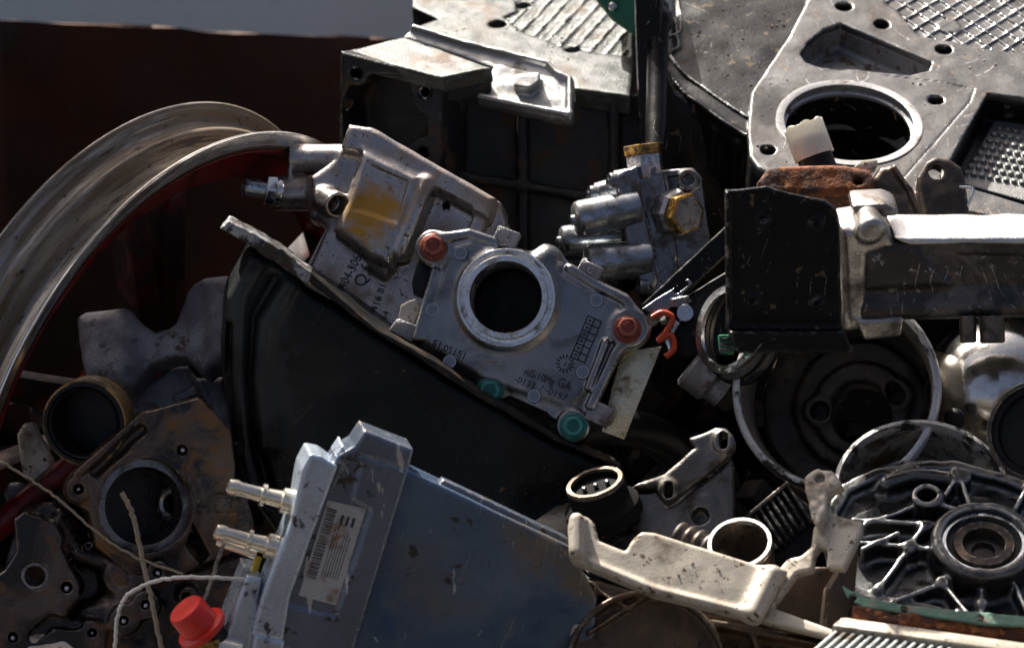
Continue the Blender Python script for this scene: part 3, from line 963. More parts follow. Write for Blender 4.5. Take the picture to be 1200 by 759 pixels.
# ------------------------------------------------------------------ valve housing with threaded fitting
def valve_housing():
    F = Fr(440, 255, -62, (-0.12, 0.16, 0.98))
    t = thing('valve_housing', 'warm grey cast aluminium valve housing with yellow stain and threaded fitting', 'valve housing', F)
    out = [(414, 152), (438, 156), (585, 238), (593, 262), (570, 330), (470, 425), (352, 330), (384, 262), (392, 235), (402, 190)]
    v = Vol(F, out + [(322, 160), (322, 255)], -45, 20, 1.0)
    base = v.poly(out)
    v.add(v.ext(base, -40, 0, 4))
    rim = [(414, 152), (440, 155), (585, 238), (576, 262), (432, 186), (404, 180)]
    v.add(v.ext(v.poly(rim), -38, 19, 4), 5)
    box = [(430, 180), (500, 214), (462, 318), (440, 310), (396, 276), (410, 240)]
    v.add(v.ext(v.poly(box), -30, 23, 7), 4)
    v.cut(v.ext(v.poly([(440, 200), (484, 220), (470, 268), (424, 252)]), 20.5, 40, 2), 3)
    v.add(v.ext(v.path([(504, 220), (472, 300)], 10), -20, 23, 6), 3)
    v.add(v.ext(v.path([(566, 256), (548, 300)], 9), -20, 13, 4), 4)
    v.cut(v.ext(v.poly([(515, 226), (556, 248), (546, 268), (500, 262)]), 7, 40, 2), 3)
    # left shoulder with the tube boss
    v.add(v.ext(v.poly([(404, 175), (400, 240), (380, 262), (362, 256), (362, 206), (384, 190)]), -34, 2, 6), 6)
    v.add(v.tube((322, 226, -14), (400, 226, -14), 21), 5)
    v.add(v.tube((341, 186, -12), (404, 186, -10), 17), 2)
    v.add(v.ext(v.path([(338, 196), (338, 206)], 3), -20, -4, 1.5), 1.5)
    v.cut(v.tube((372, 200, 20), (372, 202, -3), 0.1))
    v.add(v.tube((378, 232, -4), (396, 241, 16), 16), 3)
    v.cut(v.tube((380, 233, -8), (400, 243, 22), 11.5), 0.8)
    v.add(v.tube((436, 306, 2), (457, 319, 4), 11), 3)
    v.cut(v.circ(523, 241, 4.5) + 0.6 * np.sin(v.U * 1.7) * np.cos(v.V * 2.1) + 0 * v.W)
    v.rough(0.2, 10)
    v.put('body', m_valve, t)
    R = F.mm(1)
    # bore lining
    p1 = F.P(381, 233.5, -4)
    f2 = F.at(p1[0], p1[1], p1[2], n=(0.45, -0.3, 0.84))
    put('bore_thread', lathe([(9.8 * R, -6)] + sum([[(10.6 * R, z), (9.6 * R, z + .6)] for z in np.arange(-5, 9, 1.2)], []) + [(11.3 * R, 9.5), (11.3 * R, -6)], 32), m_mach, t, f2)
    # fitting: collar, hex nut, threaded end
    f, L = between((326, 225, -76), (284, 219, -70))
    put('collar', lathe([(0, -2), (16 * R, -2), (17 * R, -1), (17 * R, 2), (16 * R, 3), (0, 3)], 40, closed=False), m_mach, t, f)
    h = put('hex_nut', prism(hexpts(19.5 * R, 6, .5), 2, 9.5, 'hex_nut', 0.8), m_zinc, t, f)
    pr = [(0, 9)]
    z = 9.5
    pr += [(12.2 * R, 9)]
    while z < L - 1.5:
        pr += [(12.8 * R, z), (11.2 * R, z + .65)]
        z += 1.3
    pr += [(11.8 * R, L - 1), (8 * R, L), (6.5 * R, L - .5), (6 * R, L - 8), (0, L - 8)]
    put('threaded_end', lathe(pr, 40, closed=False), m_zinc, t, f)
    # stamped numbers
    txt('06404-3067', F, (399, 351), (427, 296), 11, m_letter, t, 0.3, 0.5)
    txt('Q.f', F, (426, 338), (437, 315), 15, m_letter, t, 0.3, 0.5)
    txt('59416 81', F, (437, 377), (452, 335), 8, m_letter, t, 0.3, 0.5)
    txt('9154', F, (448, 384), (456, 366), 7.5, m_letter, t, 0.3, 0.5)
    put('clip', prism([F.uv(*a) for a in [(357, 322), (366, 319), (384, 333), (385, 340), (374, 341)]], -6, 8, 'clip', 1), m_blackrub, t, F)
    put('edge_sheet', prism([F.uv(*a) for a in [(353, 323), (384, 262), (386, 264), (364, 318)]], -10, -2, 'edge_sheet', 0.4), m_white, t, F)
valve_housing()


# ------------------------------------------------------------------ fuel pump with three canisters
def fuel_pump():
    F = Fr(740, 260, -85, (-0.05, 0.05, 1))
    t = thing('fuel_pump', 'small zinc fuel pump with three canisters and brass hex fittings', 'fuel pump', F)
    R = F.mm(1)
    v = Vol(F, [(690, 170), (845, 345)], -45, 20, 0.9)
    v.add(v.ext(v.poly([(722, 208), (732, 200), (747, 195), (758, 260), (771, 326), (765, 338), (752, 337), (738, 300), (726, 240)]), -34, 8, 2))
    v.add(v.ext(v.poly([(745, 197), (769, 195), (776, 240), (797, 318), (788, 332), (772, 336), (760, 270)]), -36, 2, 2))
    v.add(v.ext(v.poly([(770, 199), (812, 196), (823, 208), (828, 250), (833, 282), (806, 316), (796, 318), (778, 240)]), -30, -2, 2), 1.5)
    v.add(v.ext(v.path([(773, 204), (790, 300)], 4), -20, 3, 1.5), 1.5)
    v.add(v.ext(v.circ(806, 211, 13), -25, 2, 1.5), 2)
    v.cut(v.ext(v.circ(806, 211, 7), -4, 20))
    v.cut(v.ext(v.poly([(782, 206), (796, 205), (794, 225), (786, 228)]), -6, 20, 1), 1)
    v.add(v.ext(v.path([(757, 334), (770, 338)], 9), -20, 6, 2), 2)
    v.add(v.tube((697, 226, -14), (735, 218, -14), 12), 2)
    v.add(v.tube((720, 211, 2), (736, 208, 2), 11), 2)
    v.rough(0.15, 8)
    v.put('body', m_pumpbody, t)
    def canister(p1, p2, r):
        f, L = between(p1, p2)
        q = r * R
        return put('canister', lathe([(0, -2), (q, -2), (q, L - 5), (q * .94, L - 2.2), (q * .8, L - .6), (q * .55, L), (q * .3, L), (q * .28, L + 2), (q * .12, L + 2.6), (0, L + 2.6)], 48, closed=False, sharp=50), m_canister, t, f)
    canister((744, 244, -84), (673, 258, -76), 22)
    canister((722, 277, -112), (656, 282, -106), 18)
    canister((757, 304, -84), (686, 309, -76), 23)
    # capped hex union
    f, L = between((790, 250, -84), (822, 251, -60))
    put('union_ring', lathe([(0, -6), (27 * R, -6), (29 * R, -4), (29 * R, 5), (26 * R, 7.5), (0, 7.5)], 8, closed=False, sharp=25), m_cast, t, f)
    h = put('brass_hex', prism(hexpts(25.5 * R, 6, .2), 7.5, 15, 'brass_hex', 1.0), m_brass, t, f)
    put('hex_face', prism(hexpts(21.5 * R, 6, .2), 14.8, 15.6, 'hex_face', .3), m_lever, h, f)
    # top union
    f, L = between((757, 206, -95), (752, 166, -95))
    put('top_fitting', prism(hexpts(23 * R, 6, .35), -2, 14, 'top_fitting', .8), m_cast, t, f)
    put('top_brass_hex', prism(hexpts(24 * R, 6, .3), 14, 21, 'top_brass_hex', .8), m_brass, t, f)
    # screw heads
    sc = lathe([(0, -1), (9 * R, -1), (9 * R, 3.5), (8 * R, 4.4), (4.5 * R, 4.4), (4.2 * R, 2.6), (0, 2.6)], 28, 'screw', False)
    sc.materials.append(m_pumpbody)
    for x, y, w in ((720, 212, -80), (697, 227, -96), (755, 336, -76)):
        put('screw', sc, None, t, Fr(x, y, w, (-.93, .1, .36)))
fuel_pump()


# ------------------------------------------------------------------ black oil pan
def oil_pan():
    F = Fr(470, 470, 22, (0.04, -0.16, 0.98))
    t = thing('oil_pan', 'large black pressed steel oil pan with worn grey flange edge', 'oil pan', F)
    out = [(290, 290), (268, 330), (259, 400), (266, 480), (276, 560), (330, 640), (480, 700), (660, 700), (740, 600), (728, 550), (655, 517), (560, 462), (470, 406), (352, 328), (310, 296)]
    v = Vol(F, out, -105, 16, 1.5)
    v.add(v.ext(v.poly(out), -100, 0, 9))
    v.add(v.ext(v.path([(300, 310), (278, 350), (276, 420), (284, 500), (300, 570)], 12), -40, 8, 6), 8)
    v.cut(v.ext(v.path([(322, 330), (298, 372), (294, 440), (300, 520), (318, 590)], 5), -9, 30, 3), 7)
    v.cut(v.ext(v.path([(270, 380), (268, 440), (278, 520)], 3), -9, 30, 3), 6)
    v.add(v.ext(v.path([(340, 335), (312, 380), (306, 440), (312, 520)], 8), -40, 5, 6), 9)
    v.rough(1.0, 34)
    v.put('shell', m_pan, t)
    # rim flange: a strip running back from the camera
    fl = [(340, 303), (366, 319), (440, 383), (484, 407), (525, 431), (569, 462), (617, 486), (655, 510), (722, 541), (724, 546), (652, 516), (561, 465), (479, 411), (432, 384), (363, 330), (336, 314)]
    v = Vol(F, fl, -66, 10, 1.1)
    v.add(v.ext(v.poly(fl), -14, 6, 1.0))
    v.rough(0.25, 9)
    v.put('flange', m_pan_rim, t)
    fl = [(259, 266), (268, 257), (298, 271), (330, 291), (366, 318), (362, 331), (342, 319), (318, 303), (288, 283)]
    v = Vol(F, fl, -66, 10, 0.9)
    v.add(v.ext(v.poly(fl), -16, 8, 1.2))
    v.rough(0.5, 6)
    v.put('flange_corner', m_pan_edge, t)
m_pan_rim = M('oily_pan_rim', (0.012, 0.010, 0.008), 0.1, 0.45, 0.12, 0.3, 50, (400, 0.3), [((0.06, 0.038, 0.02), 0.1, 0.7, 60, 0.60, 0.74)], spec=0.3)
oil_pan()


# ------------------------------------------------------------------ motorcycle wheel
def wheel():
    th, ph = 1.05, -0.43
    n = (math.sin(th) * math.cos(ph), math.sin(th) * math.sin(ph), math.cos(th))
    F = Fr(223, 505, -110, n)
    t = thing('wheel', 'weathered bare wheel rim with dark red painted inside and spokes', 'wheel', F)
    R, L = 213.0, 61.0
    barrel = [(R, 0), (R + .8, -1.2), (R, -3), (R - 8, -4.5), (R - 11, -8), (R - 11, -15), (R - 13, -17), (R - 30, -21), (R - 33, -24), (R - 33, -33), (R - 30, -36), (R - 15, -40),
              (R - 12.5, -41.5), (R - 11.5, -44), (R - 13, -46), (R - 11, -L + 7), (R - 8, -L + 4.5), (R, -L + 3), (R + .8, -L + 1.2), (R, -L), (R - 3, -L), (R - 14, -L + 3), (R - 17, -L + 8),
              (R - 17, -43), (R - 36, -38), (R - 36, -20), (R - 17, -16), (R - 15, -8), (R - 12, -2.5), (R - 3, 0)]
    put('rim', lathe(barrel, 160, 'rim', True, 60), m_rim, t, F)
    inner = [(R - 12.5, -2.2), (R - 15.6, -8), (R - 17.8, -16), (R - 36.8, -20), (R - 36.8, -38), (R - 17.8, -43), (R - 17.8, -52), (R - 20, -52), (R - 20, -44.5), (R - 39, -38.5), (R - 39, -19.5), (R - 20, -15), (R - 18, -8), (R - 14, -2.0)]
    put('painted_lining', lathe(inner, 160, 'painted_lining', True, 60), m_redpaint, t, F)
    put('lip', lathe([(R + .9, -.2), (R + .9, 1.0), (R - 2, 1.4), (R - 9.5, -1.2), (R - 9.5, -2.2), (R - 3, .2)], 160, 'lip', True, 60), m_lip, t, F)
    put('hub', lathe([(18, -65), (52, -65), (56, -60), (56, -6), (52, 0), (18, 0)], 64), m_redpaint, t, F)
    for tx, ty in ((150, 270), (196, 230), (30, 455), (-20, 560), (300, 700), (330, 330)):
        q = F.uv(tx, ty, -28)
        a = math.atan2(q[1], q[0])
        p0 = np.array([46 * math.cos(a), 46 * math.sin(a)])
        p1 = np.array([(R - 37) * math.cos(a), (R - 37) * math.sin(a)])
        e = (p1 - p0) / np.linalg.norm(p1 - p0)
        q = np.array([-e[1], e[0]])
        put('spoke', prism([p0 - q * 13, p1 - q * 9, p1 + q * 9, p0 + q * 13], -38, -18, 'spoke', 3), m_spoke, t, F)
wheel()


# ------------------------------------------------------------------ engine block behind
def engine_block():
    F = Fr(600, 90, -210, (-0.05, 0.86, 0.50))
    t = thing('engine_block', 'dark cast iron engine block with square port and grey waffle textured deck', 'engine block', F)
    deck = [(483, -40), (483, 8), (513, 22), (486, 32), (548, 51), (643, 73), (648, 84), (671, 93), (673, 103), (738, 112), (744, 60), (744, -40)]
    v = Vol(F, deck, -20, 6, 1.3)
    v.add(v.ext(v.poly(deck), -16, 0, 1.5))
    waf = [(602, -5), (606, 12), (590, 20), (612, 37), (660, 55), (700, 62), (738, 66), (738, -30), (640, -30)]
    dw = v.poly(waf)
    v.cut(v.ext(dw, -2.5, 10, .8), 1)
    a, b = np.array([0.92, -0.4]), np.array([0.3, 0.95])
    for e, sp, r, h in ((a, 12.0, .9, -.6), (b, 4.2, .8, -1.2)):
        ph = v.U * e[0] + v.V * e[1]
        st = np.abs((ph + sp / 2) % sp - sp / 2) - r
        v.add(np.maximum(np.maximum(v.ext(st + 0 * v.U, -4, h, .3), dw), -20), 0.8)
    for x, y, r in ((583, 28, 11), (671, 57, 10), (613, 4, 9)):
        v.cut(v.ext(v.circ(x, y, r), -40, 20))
    v.rough(.25, 10)
    v.put('deck', m_deck, t)
    # cylinder wall below the deck, with ribs: frame facing the camera
    G = Fr(640, 160, -190, (-0.02, -0.05, 1))
    v = Vol(G, [(505, 90), (770, 330)], -40, 14, 1.6)
    v.add(v.ext(v.poly([(505, 100), (560, 110), (672, 116), (775, 108), (775, 330), (505, 330)]), -36, -8, 3))
    for p in ([(612, 130), (614, 330)], [(520, 120), (520, 330)], [(720, 120), (720, 330)]):
        v.add(v.ext(v.path(p, 6), -20, 4, 2), 4)
    v.add(v.ext(v.path([(515, 200), (560, 210), (640, 222), (700, 234), (770, 236)], 5), -20, 6, 2), 4)
    v.add(v.ext(v.path([(515, 296), (640, 306), (770, 316)], 6), -20, 4, 2), 4)
    v.rough(.4, 14)
    v.put('side_wall', m_iron, t)
    # bright rolled flange in front of the deck
    H = Fr(610, 100, -172, (-0.12, 0.55, 0.82))
    fl = [(472, 44), (486, 31), (548, 51), (643, 73), (648, 83), (670, 92), (671, 138), (662, 141), (560, 118), (560, 106), (577, 80), (540, 66)]
    v = Vol(H, fl, -16, 14, 1.1)
    v.add(v.ext(v.poly(fl), -8, 0, 1.5))
    v.add(v.ext(v.path([(486, 34), (548, 53), (643, 76), (652, 86), (668, 94), (668, 138)], 3), -6, 4, 2), 4)
    v.add(v.ext(v.path([(668, 137), (562, 116)], 3.5), -6, 5, 2), 3)
    v.add(v.ext(v.poly([(604, 97), (634, 94), (634, 104), (622, 112), (604, 110)]), -4, 9, .8), .6)
    v.rough(.25, 8)
    v.put('flange', m_blockflange, t)
    # square port box on the end
    B = Fr(457, 120, -150, (-0.30, -0.12, 0.95))
    fr = [(399, 60), (518, 91), (516, 215), (470, 235), (396, 230)]
    v = Vol(B, fr + [(585, 80)], -70, 6, 1.3)
    v.add(v.ext(v.poly(fr), -60, 0, 2))
    v.cut(v.ext(v.poly([(413, 92), (440, 86), (478, 92), (484, 120), (500, 138), (499, 160), (484, 172), (470, 220), (405, 220), (400, 120)]), -48, 20, 3), 2)
    for x, y in ((417, 86), (498, 108)):
        v.add(v.ext(v.circ(x, y, 15), -40, 0, 2))
        v.cut(v.ext(v.circ(x, y, 8), -20, 20))
    v.add(v.ext(v.circ(496, 180, 20), -40, 1, 2), 2)
    v.cut(v.ext(v.circ(496, 180, 7), -20, 20))
    v.rough(.3, 12)
    box = v.put('port_box', m_iron, t)
    for x, y in ((417, 86), (498, 108)):
        p = B.uv(x, y, -3)
        put('thread', lathe([(3.8, -14)] + sum([[(4.6, z), (3.7, z + .7)] for z in np.arange(-13, 1, 1.4)], []) + [(4.9, 1.2), (4.9, -14)], 24), m_mach, box, B.at(p[0], p[1], -3))
    # sloped top of the port box
    T = Fr(490, 70, -150, (-0.10, 0.86, 0.50))
    v = Vol(T, [(400, 60), (474, 43), (577, 79), (518, 91)], -14, 4, 1.2)
    v.add(v.ext(v.poly([(400, 61), (474, 43), (577, 79), (518, 91)]), -12, 0, 1.5))
    v.rough(.25, 10)
    v.put('port_top', m_deck, t)
    S = Fr(548, 100, -160, (0.55, -0.1, 0.83))
    put('port_side', prism([S.uv(*a) for a in [(517, 91), (578, 80), (577, 108), (545, 118), (516, 120)]], -12, 0, 'port_side', 1.5), m_iron, t, S)
engine_block()


# ------------------------------------------------------------------ black flywheel housing
def flywheel_housing():
    F = Fr(1000, 150, -120, (0.03, 0.78, 0.62))
    t = thing('flywheel_housing', 'black flywheel housing with machined top face, large round bore and pocket', 'engine housing', F)
    face = [(952, -70), (946, 0), (926, 39), (880, 108), (876, 150), (878, 182), (888, 196), (930, 215), (1010, 232), (1100, 240), (1200, 262), (1300, 275), (1300, -70)]
    v = Vol(F, face, -26, 5, 1.15)
    v.add(v.ext(v.poly(face), -6, 0, 1.5))
    # waffle field
    wf = [(1040, -60), (1036, 2), (1052, 14), (1078, 42), (1110, 48), (1150, 56), (1200, 62), (1300, 70), (1300, -60)]
    dw = v.poly(wf)
    v.cut(v.ext(dw, -2.6, 10, .8), 1)
    v.add(v.ext(v.circ(1112, 29, 15), -4, -.8, .5), .5)
    for e, sp in ((np.array([.80, .60]), 12.0), (np.array([-.72, .69]), 12.0)):
        ph = v.U * e[0] + v.V * e[1]
        st = np.abs((ph + sp / 2) % sp - sp / 2) - .75
        v.add(np.maximum(v.ext(st, -4, -.9, .3), dw), .8)
    # bolt holes, bore and pockets
    v.cut(v.ext(v.circ(995, 144, 78), -60, 20))
    for x, y, r in ((989, 8, 10.5), (1033, 28, 9.5), (1106, 58, 10.5), (1097, 117, 9), (900, 175, 9)):
        v.cut(v.ext(v.circ(x, y, r), -60, 20), .4)
    slot = [(938, 64), (946, 50), (966, 34), (985, 27), (1092, 73), (1088, 82), (1066, 88), (996, 81), (961, 79), (945, 73)]
    v.cut(v.ext(v.poly(slot), -60, 20, 2), 1)
    pk = [(1158, 109), (1300, 128), (1270, 262), (1102, 208)]
    v.cut(v.ext(v.poly(pk), -60, 20, 2), 1)
    v.cut(v.ext(v.path([(1035, 88), (1100, 96), (1142, 104), (1136, 120), (1040, 230)], .8), -1, 5, .3), .5)
    v.rough(.15, 12)
    v.put('top_face', m_face, t)
    R = F.mm(1)
    c = F.uv(995, 144)
    FB = F.at(c[0], c[1], 0)
    put('bore_liner', lathe([(76.5 * R, .6), (78 * R, .9), (86 * R, .9), (86 * R, -.5), (80 * R, -2), (80 * R, -36), (74 * R, -36), (75.6 * R, -9), (73.6 * R, -8), (73.6 * R, -6), (76.5 * R, -5)], 96), m_liner, t, FB)
    # pocket trays
    for nm, pts, dp in (('slot_tray', slot, -22), ('pocket_tray', pk, -24)):
        cpx = np.mean(np.array(pts), 0)
        big = [tuple(cpx + (np.array(p) - cpx) * 1.06) for p in pts]
        v = Vol(F, big, dp - 6, -2, 1.2)
        v.add(v.ext(v.poly(big), dp - 4, -4, 1))
        v.cut(v.ext(v.poly(pts), dp, 20, 3), 2)
        v.put(nm, m_lever if nm == 'slot_tray' else m_black, t)  # black of the pocket tray stands in for shadow on its walls
    dp = -22.0
    pl = [(1172, 129), (1290, 146), (1262, 252), (1124, 214)]
    v = Vol(F, [(1100, 100), (1300, 270)], dp - 3, dp + 6, 0.9)
    v.add(v.ext(v.polyuv([F.uv(x, y, dp) for x, y in pl]), dp - 2, dp, .6))
    e1, e2, o0 = np.array([-5.6, 7.4]), np.array([9.4, 1.6]), np.array([1171, 152])
    for i in range(8):
        for j in range(8):
            q = F.uv(*(o0 + e1 * i + e2 * j), dp)
            dd = np.maximum(np.abs(v.U - q[0]), np.abs(v.V - q[1]) * .9) - 1.9
            v.add(v.ext(dd, dp - 1, dp + 2.4, .8), .8)
    v.put('studded_floor', m_floor, t)
    # black body: stepped flange and flank
    low = [(792, -70), (792, 0), (797, 34), (786, 42), (779, 52), (786, 66), (804, 87), (847, 118), (876, 136), (900, 210), (1130, 260), (1300, 280), (1300, -70)]
    v = Vol(F, low, -190, -12, 1.7)
    dl = v.poly(low)
    v.add(v.ext(dl, -190, -16, 2.5))
    v.add(v.ext(v.poly(face) + 1.2, -60, -5, 2))
    bev = v.ext(dl + 5, -190, -14.5, 2)
    for x, y, r in ((995, 144, 74),):
        v.cut(v.ext(v.circ(x, y, r), -170, 20))
    v.cut(v.ext(v.poly(slot) - 1, -40, 20))
    v.cut(v.ext(v.poly(pk) - 1, -42, 20))
    v.add(v.ext(v.path([(792, 0), (797, 34), (786, 42), (779, 52), (786, 66), (804, 87), (847, 118), (876, 136)], 2.2), -30, -14.2, 1), 2)
    for x, y in ((815, 92), (842, 110), (868, 128)):
        v.add(v.ext(v.circ(x, y + 4, 6), -190, -24, 2), 4)
    v.rough(.5, 18)
    v.put('body', m_black, t)
    ed = [(793, -10), (798, 30), (794, 40), (784, 44), (779, 53), (786, 67), (804, 88), (826, 104), (847, 119), (877, 138)]
    put('chipped_edge', sweep(spline([cam2w(F.o + F.u * F.P(x, y, -15.5)[0] + F.v * F.P(x, y, -15.5)[1] + F.n * -15.5) for x, y in ed], 5), 1.3, 8), m_chip, t, M=Matrix.Identity(4))
    G = Fr(790, 150, -175, (-0.1, -0.25, 0.96))
    put('flank', prism([G.uv(*a) for a in [(742, -30), (776, -30), (774, 70), (792, 110), (850, 150), (880, 330), (745, 330), (748, 150)]], -20, 0, 'flank', 3), m_black, t, G)
    # corner post with a stud on top
    f, L = between((768, 172, -118), (772, 14, -180))
    pr = [(0, 0), (6.5, 0), (7.5, 20), (7, 40), (7.5, L - 16), (9.5, L - 12), (9.5, L - 3), (7, L), (0, L)]
    post = put('corner_post', lathe(pr, 32, closed=False, sharp=50), m_black, t, f)
    put('stud', lathe([(0, L - 1), (7, L - 1), (7, L + 5), (4.5, L + 6), (4.5, L + 10), (0, L + 10)], 24, closed=False), m_iron, post, f)
flywheel_housing()


# ------------------------------------------------------------------ corner of a green casting
def green_casting():
    F = Fr(722, 10, -225, (-0.2, -0.1, .97))
    t = thing('green_casting', 'corner of a green painted casting behind the black housing post', 'casting', F)
    v = Vol(F, [(694, -60), (760, 44)], -50, 4, 1.4)
    v.add(v.ext(v.poly([(694, -60), (697, 0), (716, 24), (742, 42), (762, 40), (762, -60)]), -45, 0, 2))
    v.cut(v.ext(v.circ(718, 8, 4), -6, 10))
    v.put('casing', m_greenpaint, t)
    f = Fr(718, 8, -221, (-0.2, -.1, .97))
    put('screw', bolt_mesh('screw', 3.2, 2.4, 1.5), m_mach, t, f)
green_casting()


# ------------------------------------------------------------------ mounting arm with black end plate
def mounting_arm():
    F = Fr(960, 315, 100, (0.05, -0.28, 0.96))
    t = thing('mounting_arm', 'alloy mounting arm with sunlit top edge and square black end plate', 'arm', F)
    pl = [(851, 224), (898, 219), (927, 227), (968, 236), (980, 244), (984, 262), (987, 384), (987, 402), (860, 404), (852, 384)]
    v = Vol(F, pl + [(1000, 412)], -8, 16, 1.0)
    v.add(v.ext(v.poly(pl), -4, 0, 1))
    v.add(v.ext(v.poly([(853, 384), (987, 384), (996, 404), (1000, 409), (862, 410)]), -2, 9, 1.5), 3)
    v.add(v.ext(v.path([(852, 226), (853, 384)], 1.6), -4, 3, 1), 2)
    for x, y in ((894, 256), (957, 260), (881, 352), (957, 354)):
        v.add(v.ext(v.circ(x, y, 8), -2, 1.6, 1), 1)
        v.cut(v.ext(v.circ(x, y, 3.5), -.5, 9))
    v.cut(v.ext(v.path([(947, 262), (948, 350)], .7), -.6, 9), .6)
    v.rough(.25, 14)
    v.put('end_plate', m_black, t)
    # arm: I-section casting
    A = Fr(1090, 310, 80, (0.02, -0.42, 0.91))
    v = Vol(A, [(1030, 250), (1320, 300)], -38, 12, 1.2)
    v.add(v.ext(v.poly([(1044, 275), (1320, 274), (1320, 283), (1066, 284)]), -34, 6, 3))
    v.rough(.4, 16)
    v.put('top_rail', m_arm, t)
    v = Vol(A, [(978, 215), (1110, 400)], -40, 18, 1.2)
    v.add(v.ext(v.poly([(984, 262), (1036, 258), (1048, 284), (1016, 296), (1012, 380), (988, 384)]), -30, 9, 6), 5)
    v.add(v.ext(v.poly([(1000, 366), (1056, 364), (1053, 386), (1011, 390)]), -26, 12, 3), 2)
    v.add(v.ext(v.circ(1018, 262, 16), -26, 14, 4), 3)
    v.cut(v.ext(v.path([(1024, 305), (1024, 340)], 4), 2, 40, 1), 2)
    v.rough(.4, 12)
    v.put('collar', m_collar, t)
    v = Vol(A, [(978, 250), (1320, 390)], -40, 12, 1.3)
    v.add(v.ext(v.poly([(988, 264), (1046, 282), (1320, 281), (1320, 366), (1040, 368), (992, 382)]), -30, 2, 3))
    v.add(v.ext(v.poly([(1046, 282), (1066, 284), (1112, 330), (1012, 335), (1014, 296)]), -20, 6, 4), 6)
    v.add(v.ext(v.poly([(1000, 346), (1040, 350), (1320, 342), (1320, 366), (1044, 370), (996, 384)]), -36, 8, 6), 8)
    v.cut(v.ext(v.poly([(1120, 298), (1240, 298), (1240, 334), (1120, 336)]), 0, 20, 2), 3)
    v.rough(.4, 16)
    v.put('beam', m_armshade, t)
    f, L = between((1134, 372, 70), (1134, 402, 70))
    for x, r in ((1134, 10), (1162, 15)):
        f, L = between((x, 370, 76), (x + 1, 402, 76))
        put('pin', lathe([(0, 0), (r * A.mm(1), 0), (r * A.mm(1), L - 1), (r * A.mm(1) - 1, L), (0, L)], 28, closed=False), m_yokebrown, t, f)
    # pad and cap lying in the head, part of the arm's clamp
    put('clamp_cap', prism([A.uv(*a) for a in [(1000, 246), (1040, 244), (1054, 250), (1056, 260), (1032, 262), (1000, 258)]], -34, -8, 'clamp_cap', 3), m_collar, t, A)
mounting_arm()


# ------------------------------------------------------------------ things between the arm and the housing
def rust_plate():
    F = Fr(958, 210, 20, (0, 0.35, 0.94))
    out = [(888, 212), (899, 197), (912, 194), (980, 192), (1019, 198), (1027, 211), (1025, 224), (942, 227), (893, 225)]
    v = Vol(F, out, -36, 3, 1.0)
    v.add(v.ext(v.poly(out), -32, 0, 3))
    v.cut(v.ext(v.circ(1006, 212, 5), -40, 20))
    v.rough(.2, 5)
    o = v.put('rusted_plate', m_rustplate, None)
    tag(o, 'thick orange rusted steel plate lying above the black end plate', 'plate')
rust_plate()

def white_pipe():
    f, L = between((966, 215, -10), (941, 146, -14))
    t = thing('drain_pipe', 'short white plastic sleeve on a black pipe beside the bore', 'pipe', f)
    R = f.mm(1)
    n = 40
    me = lathe([(21.5 * R, L * .45), (24 * R, L * .45), (24 * R, L), (21.5 * R, L)], n)
    for v_ in me.vertices:
        if v_.co.z > L * .8 / 1000:
            v_.co.z += .002 * math.sin(7 * math.atan2(v_.co.y, v_.co.x)) * .4 + random.uniform(-.0006, .0006)
    put('sleeve', me, m_white, t, f)
    put('pipe', lathe([(17 * R, 0), (21 * R, 0), (21 * R, L * .8), (17 * R, L * .8)], 32), m_blackrub, t, f)
white_pipe()

def yoke():
    F = Fr(1090, 220, 10, (0.05, 0.3, .95))
    t = thing('steel_yoke', 'burnt brown steel yoke with two pierced ears behind the arm', 'yoke', F)
    v = Vol(F, [(1015, 180), (1140, 262)], -45, 12, 1.1)
    v.add(v.ext(v.poly([(1072, 212), (1083, 194), (1095, 188), (1112, 191), (1124, 200), (1129, 214), (1135, 260), (1080, 260)]), -4, 8, 2.5))
    v.add(v.ext(v.poly([(1024, 206), (1033, 193), (1046, 190), (1060, 202), (1085, 240), (1090, 260), (1040, 260)]), -30, -4, 4), 3)
    v.add(v.ext(v.path([(1048, 196), (1066, 222), (1080, 256)], 3), -20, 2, 2), 3)
    v.cut(v.ext(v.circ(1095, 206, 9), -40, 30), .5)
    v.rough(.3, 8)
    v.put('ears', m_yokebrown, t)
    put('tab', prism([F.uv(*a) for a in [(1002, 192), (1010, 184), (1030, 182), (1031, 190), (1016, 196)]], -20, -6, 'tab', 1.5), m_bracket, t, F)
    put('wire_loop', sweep(spline([wpt(1124, 219, 20), wpt(1138, 220, 20), (wpt(1141, 224, 20)), wpt(1137, 234, 20), wpt(1131, 246, 20)], 5), 0.9, 8), m_zinc, t, M=Matrix.Identity(4))
yoke()


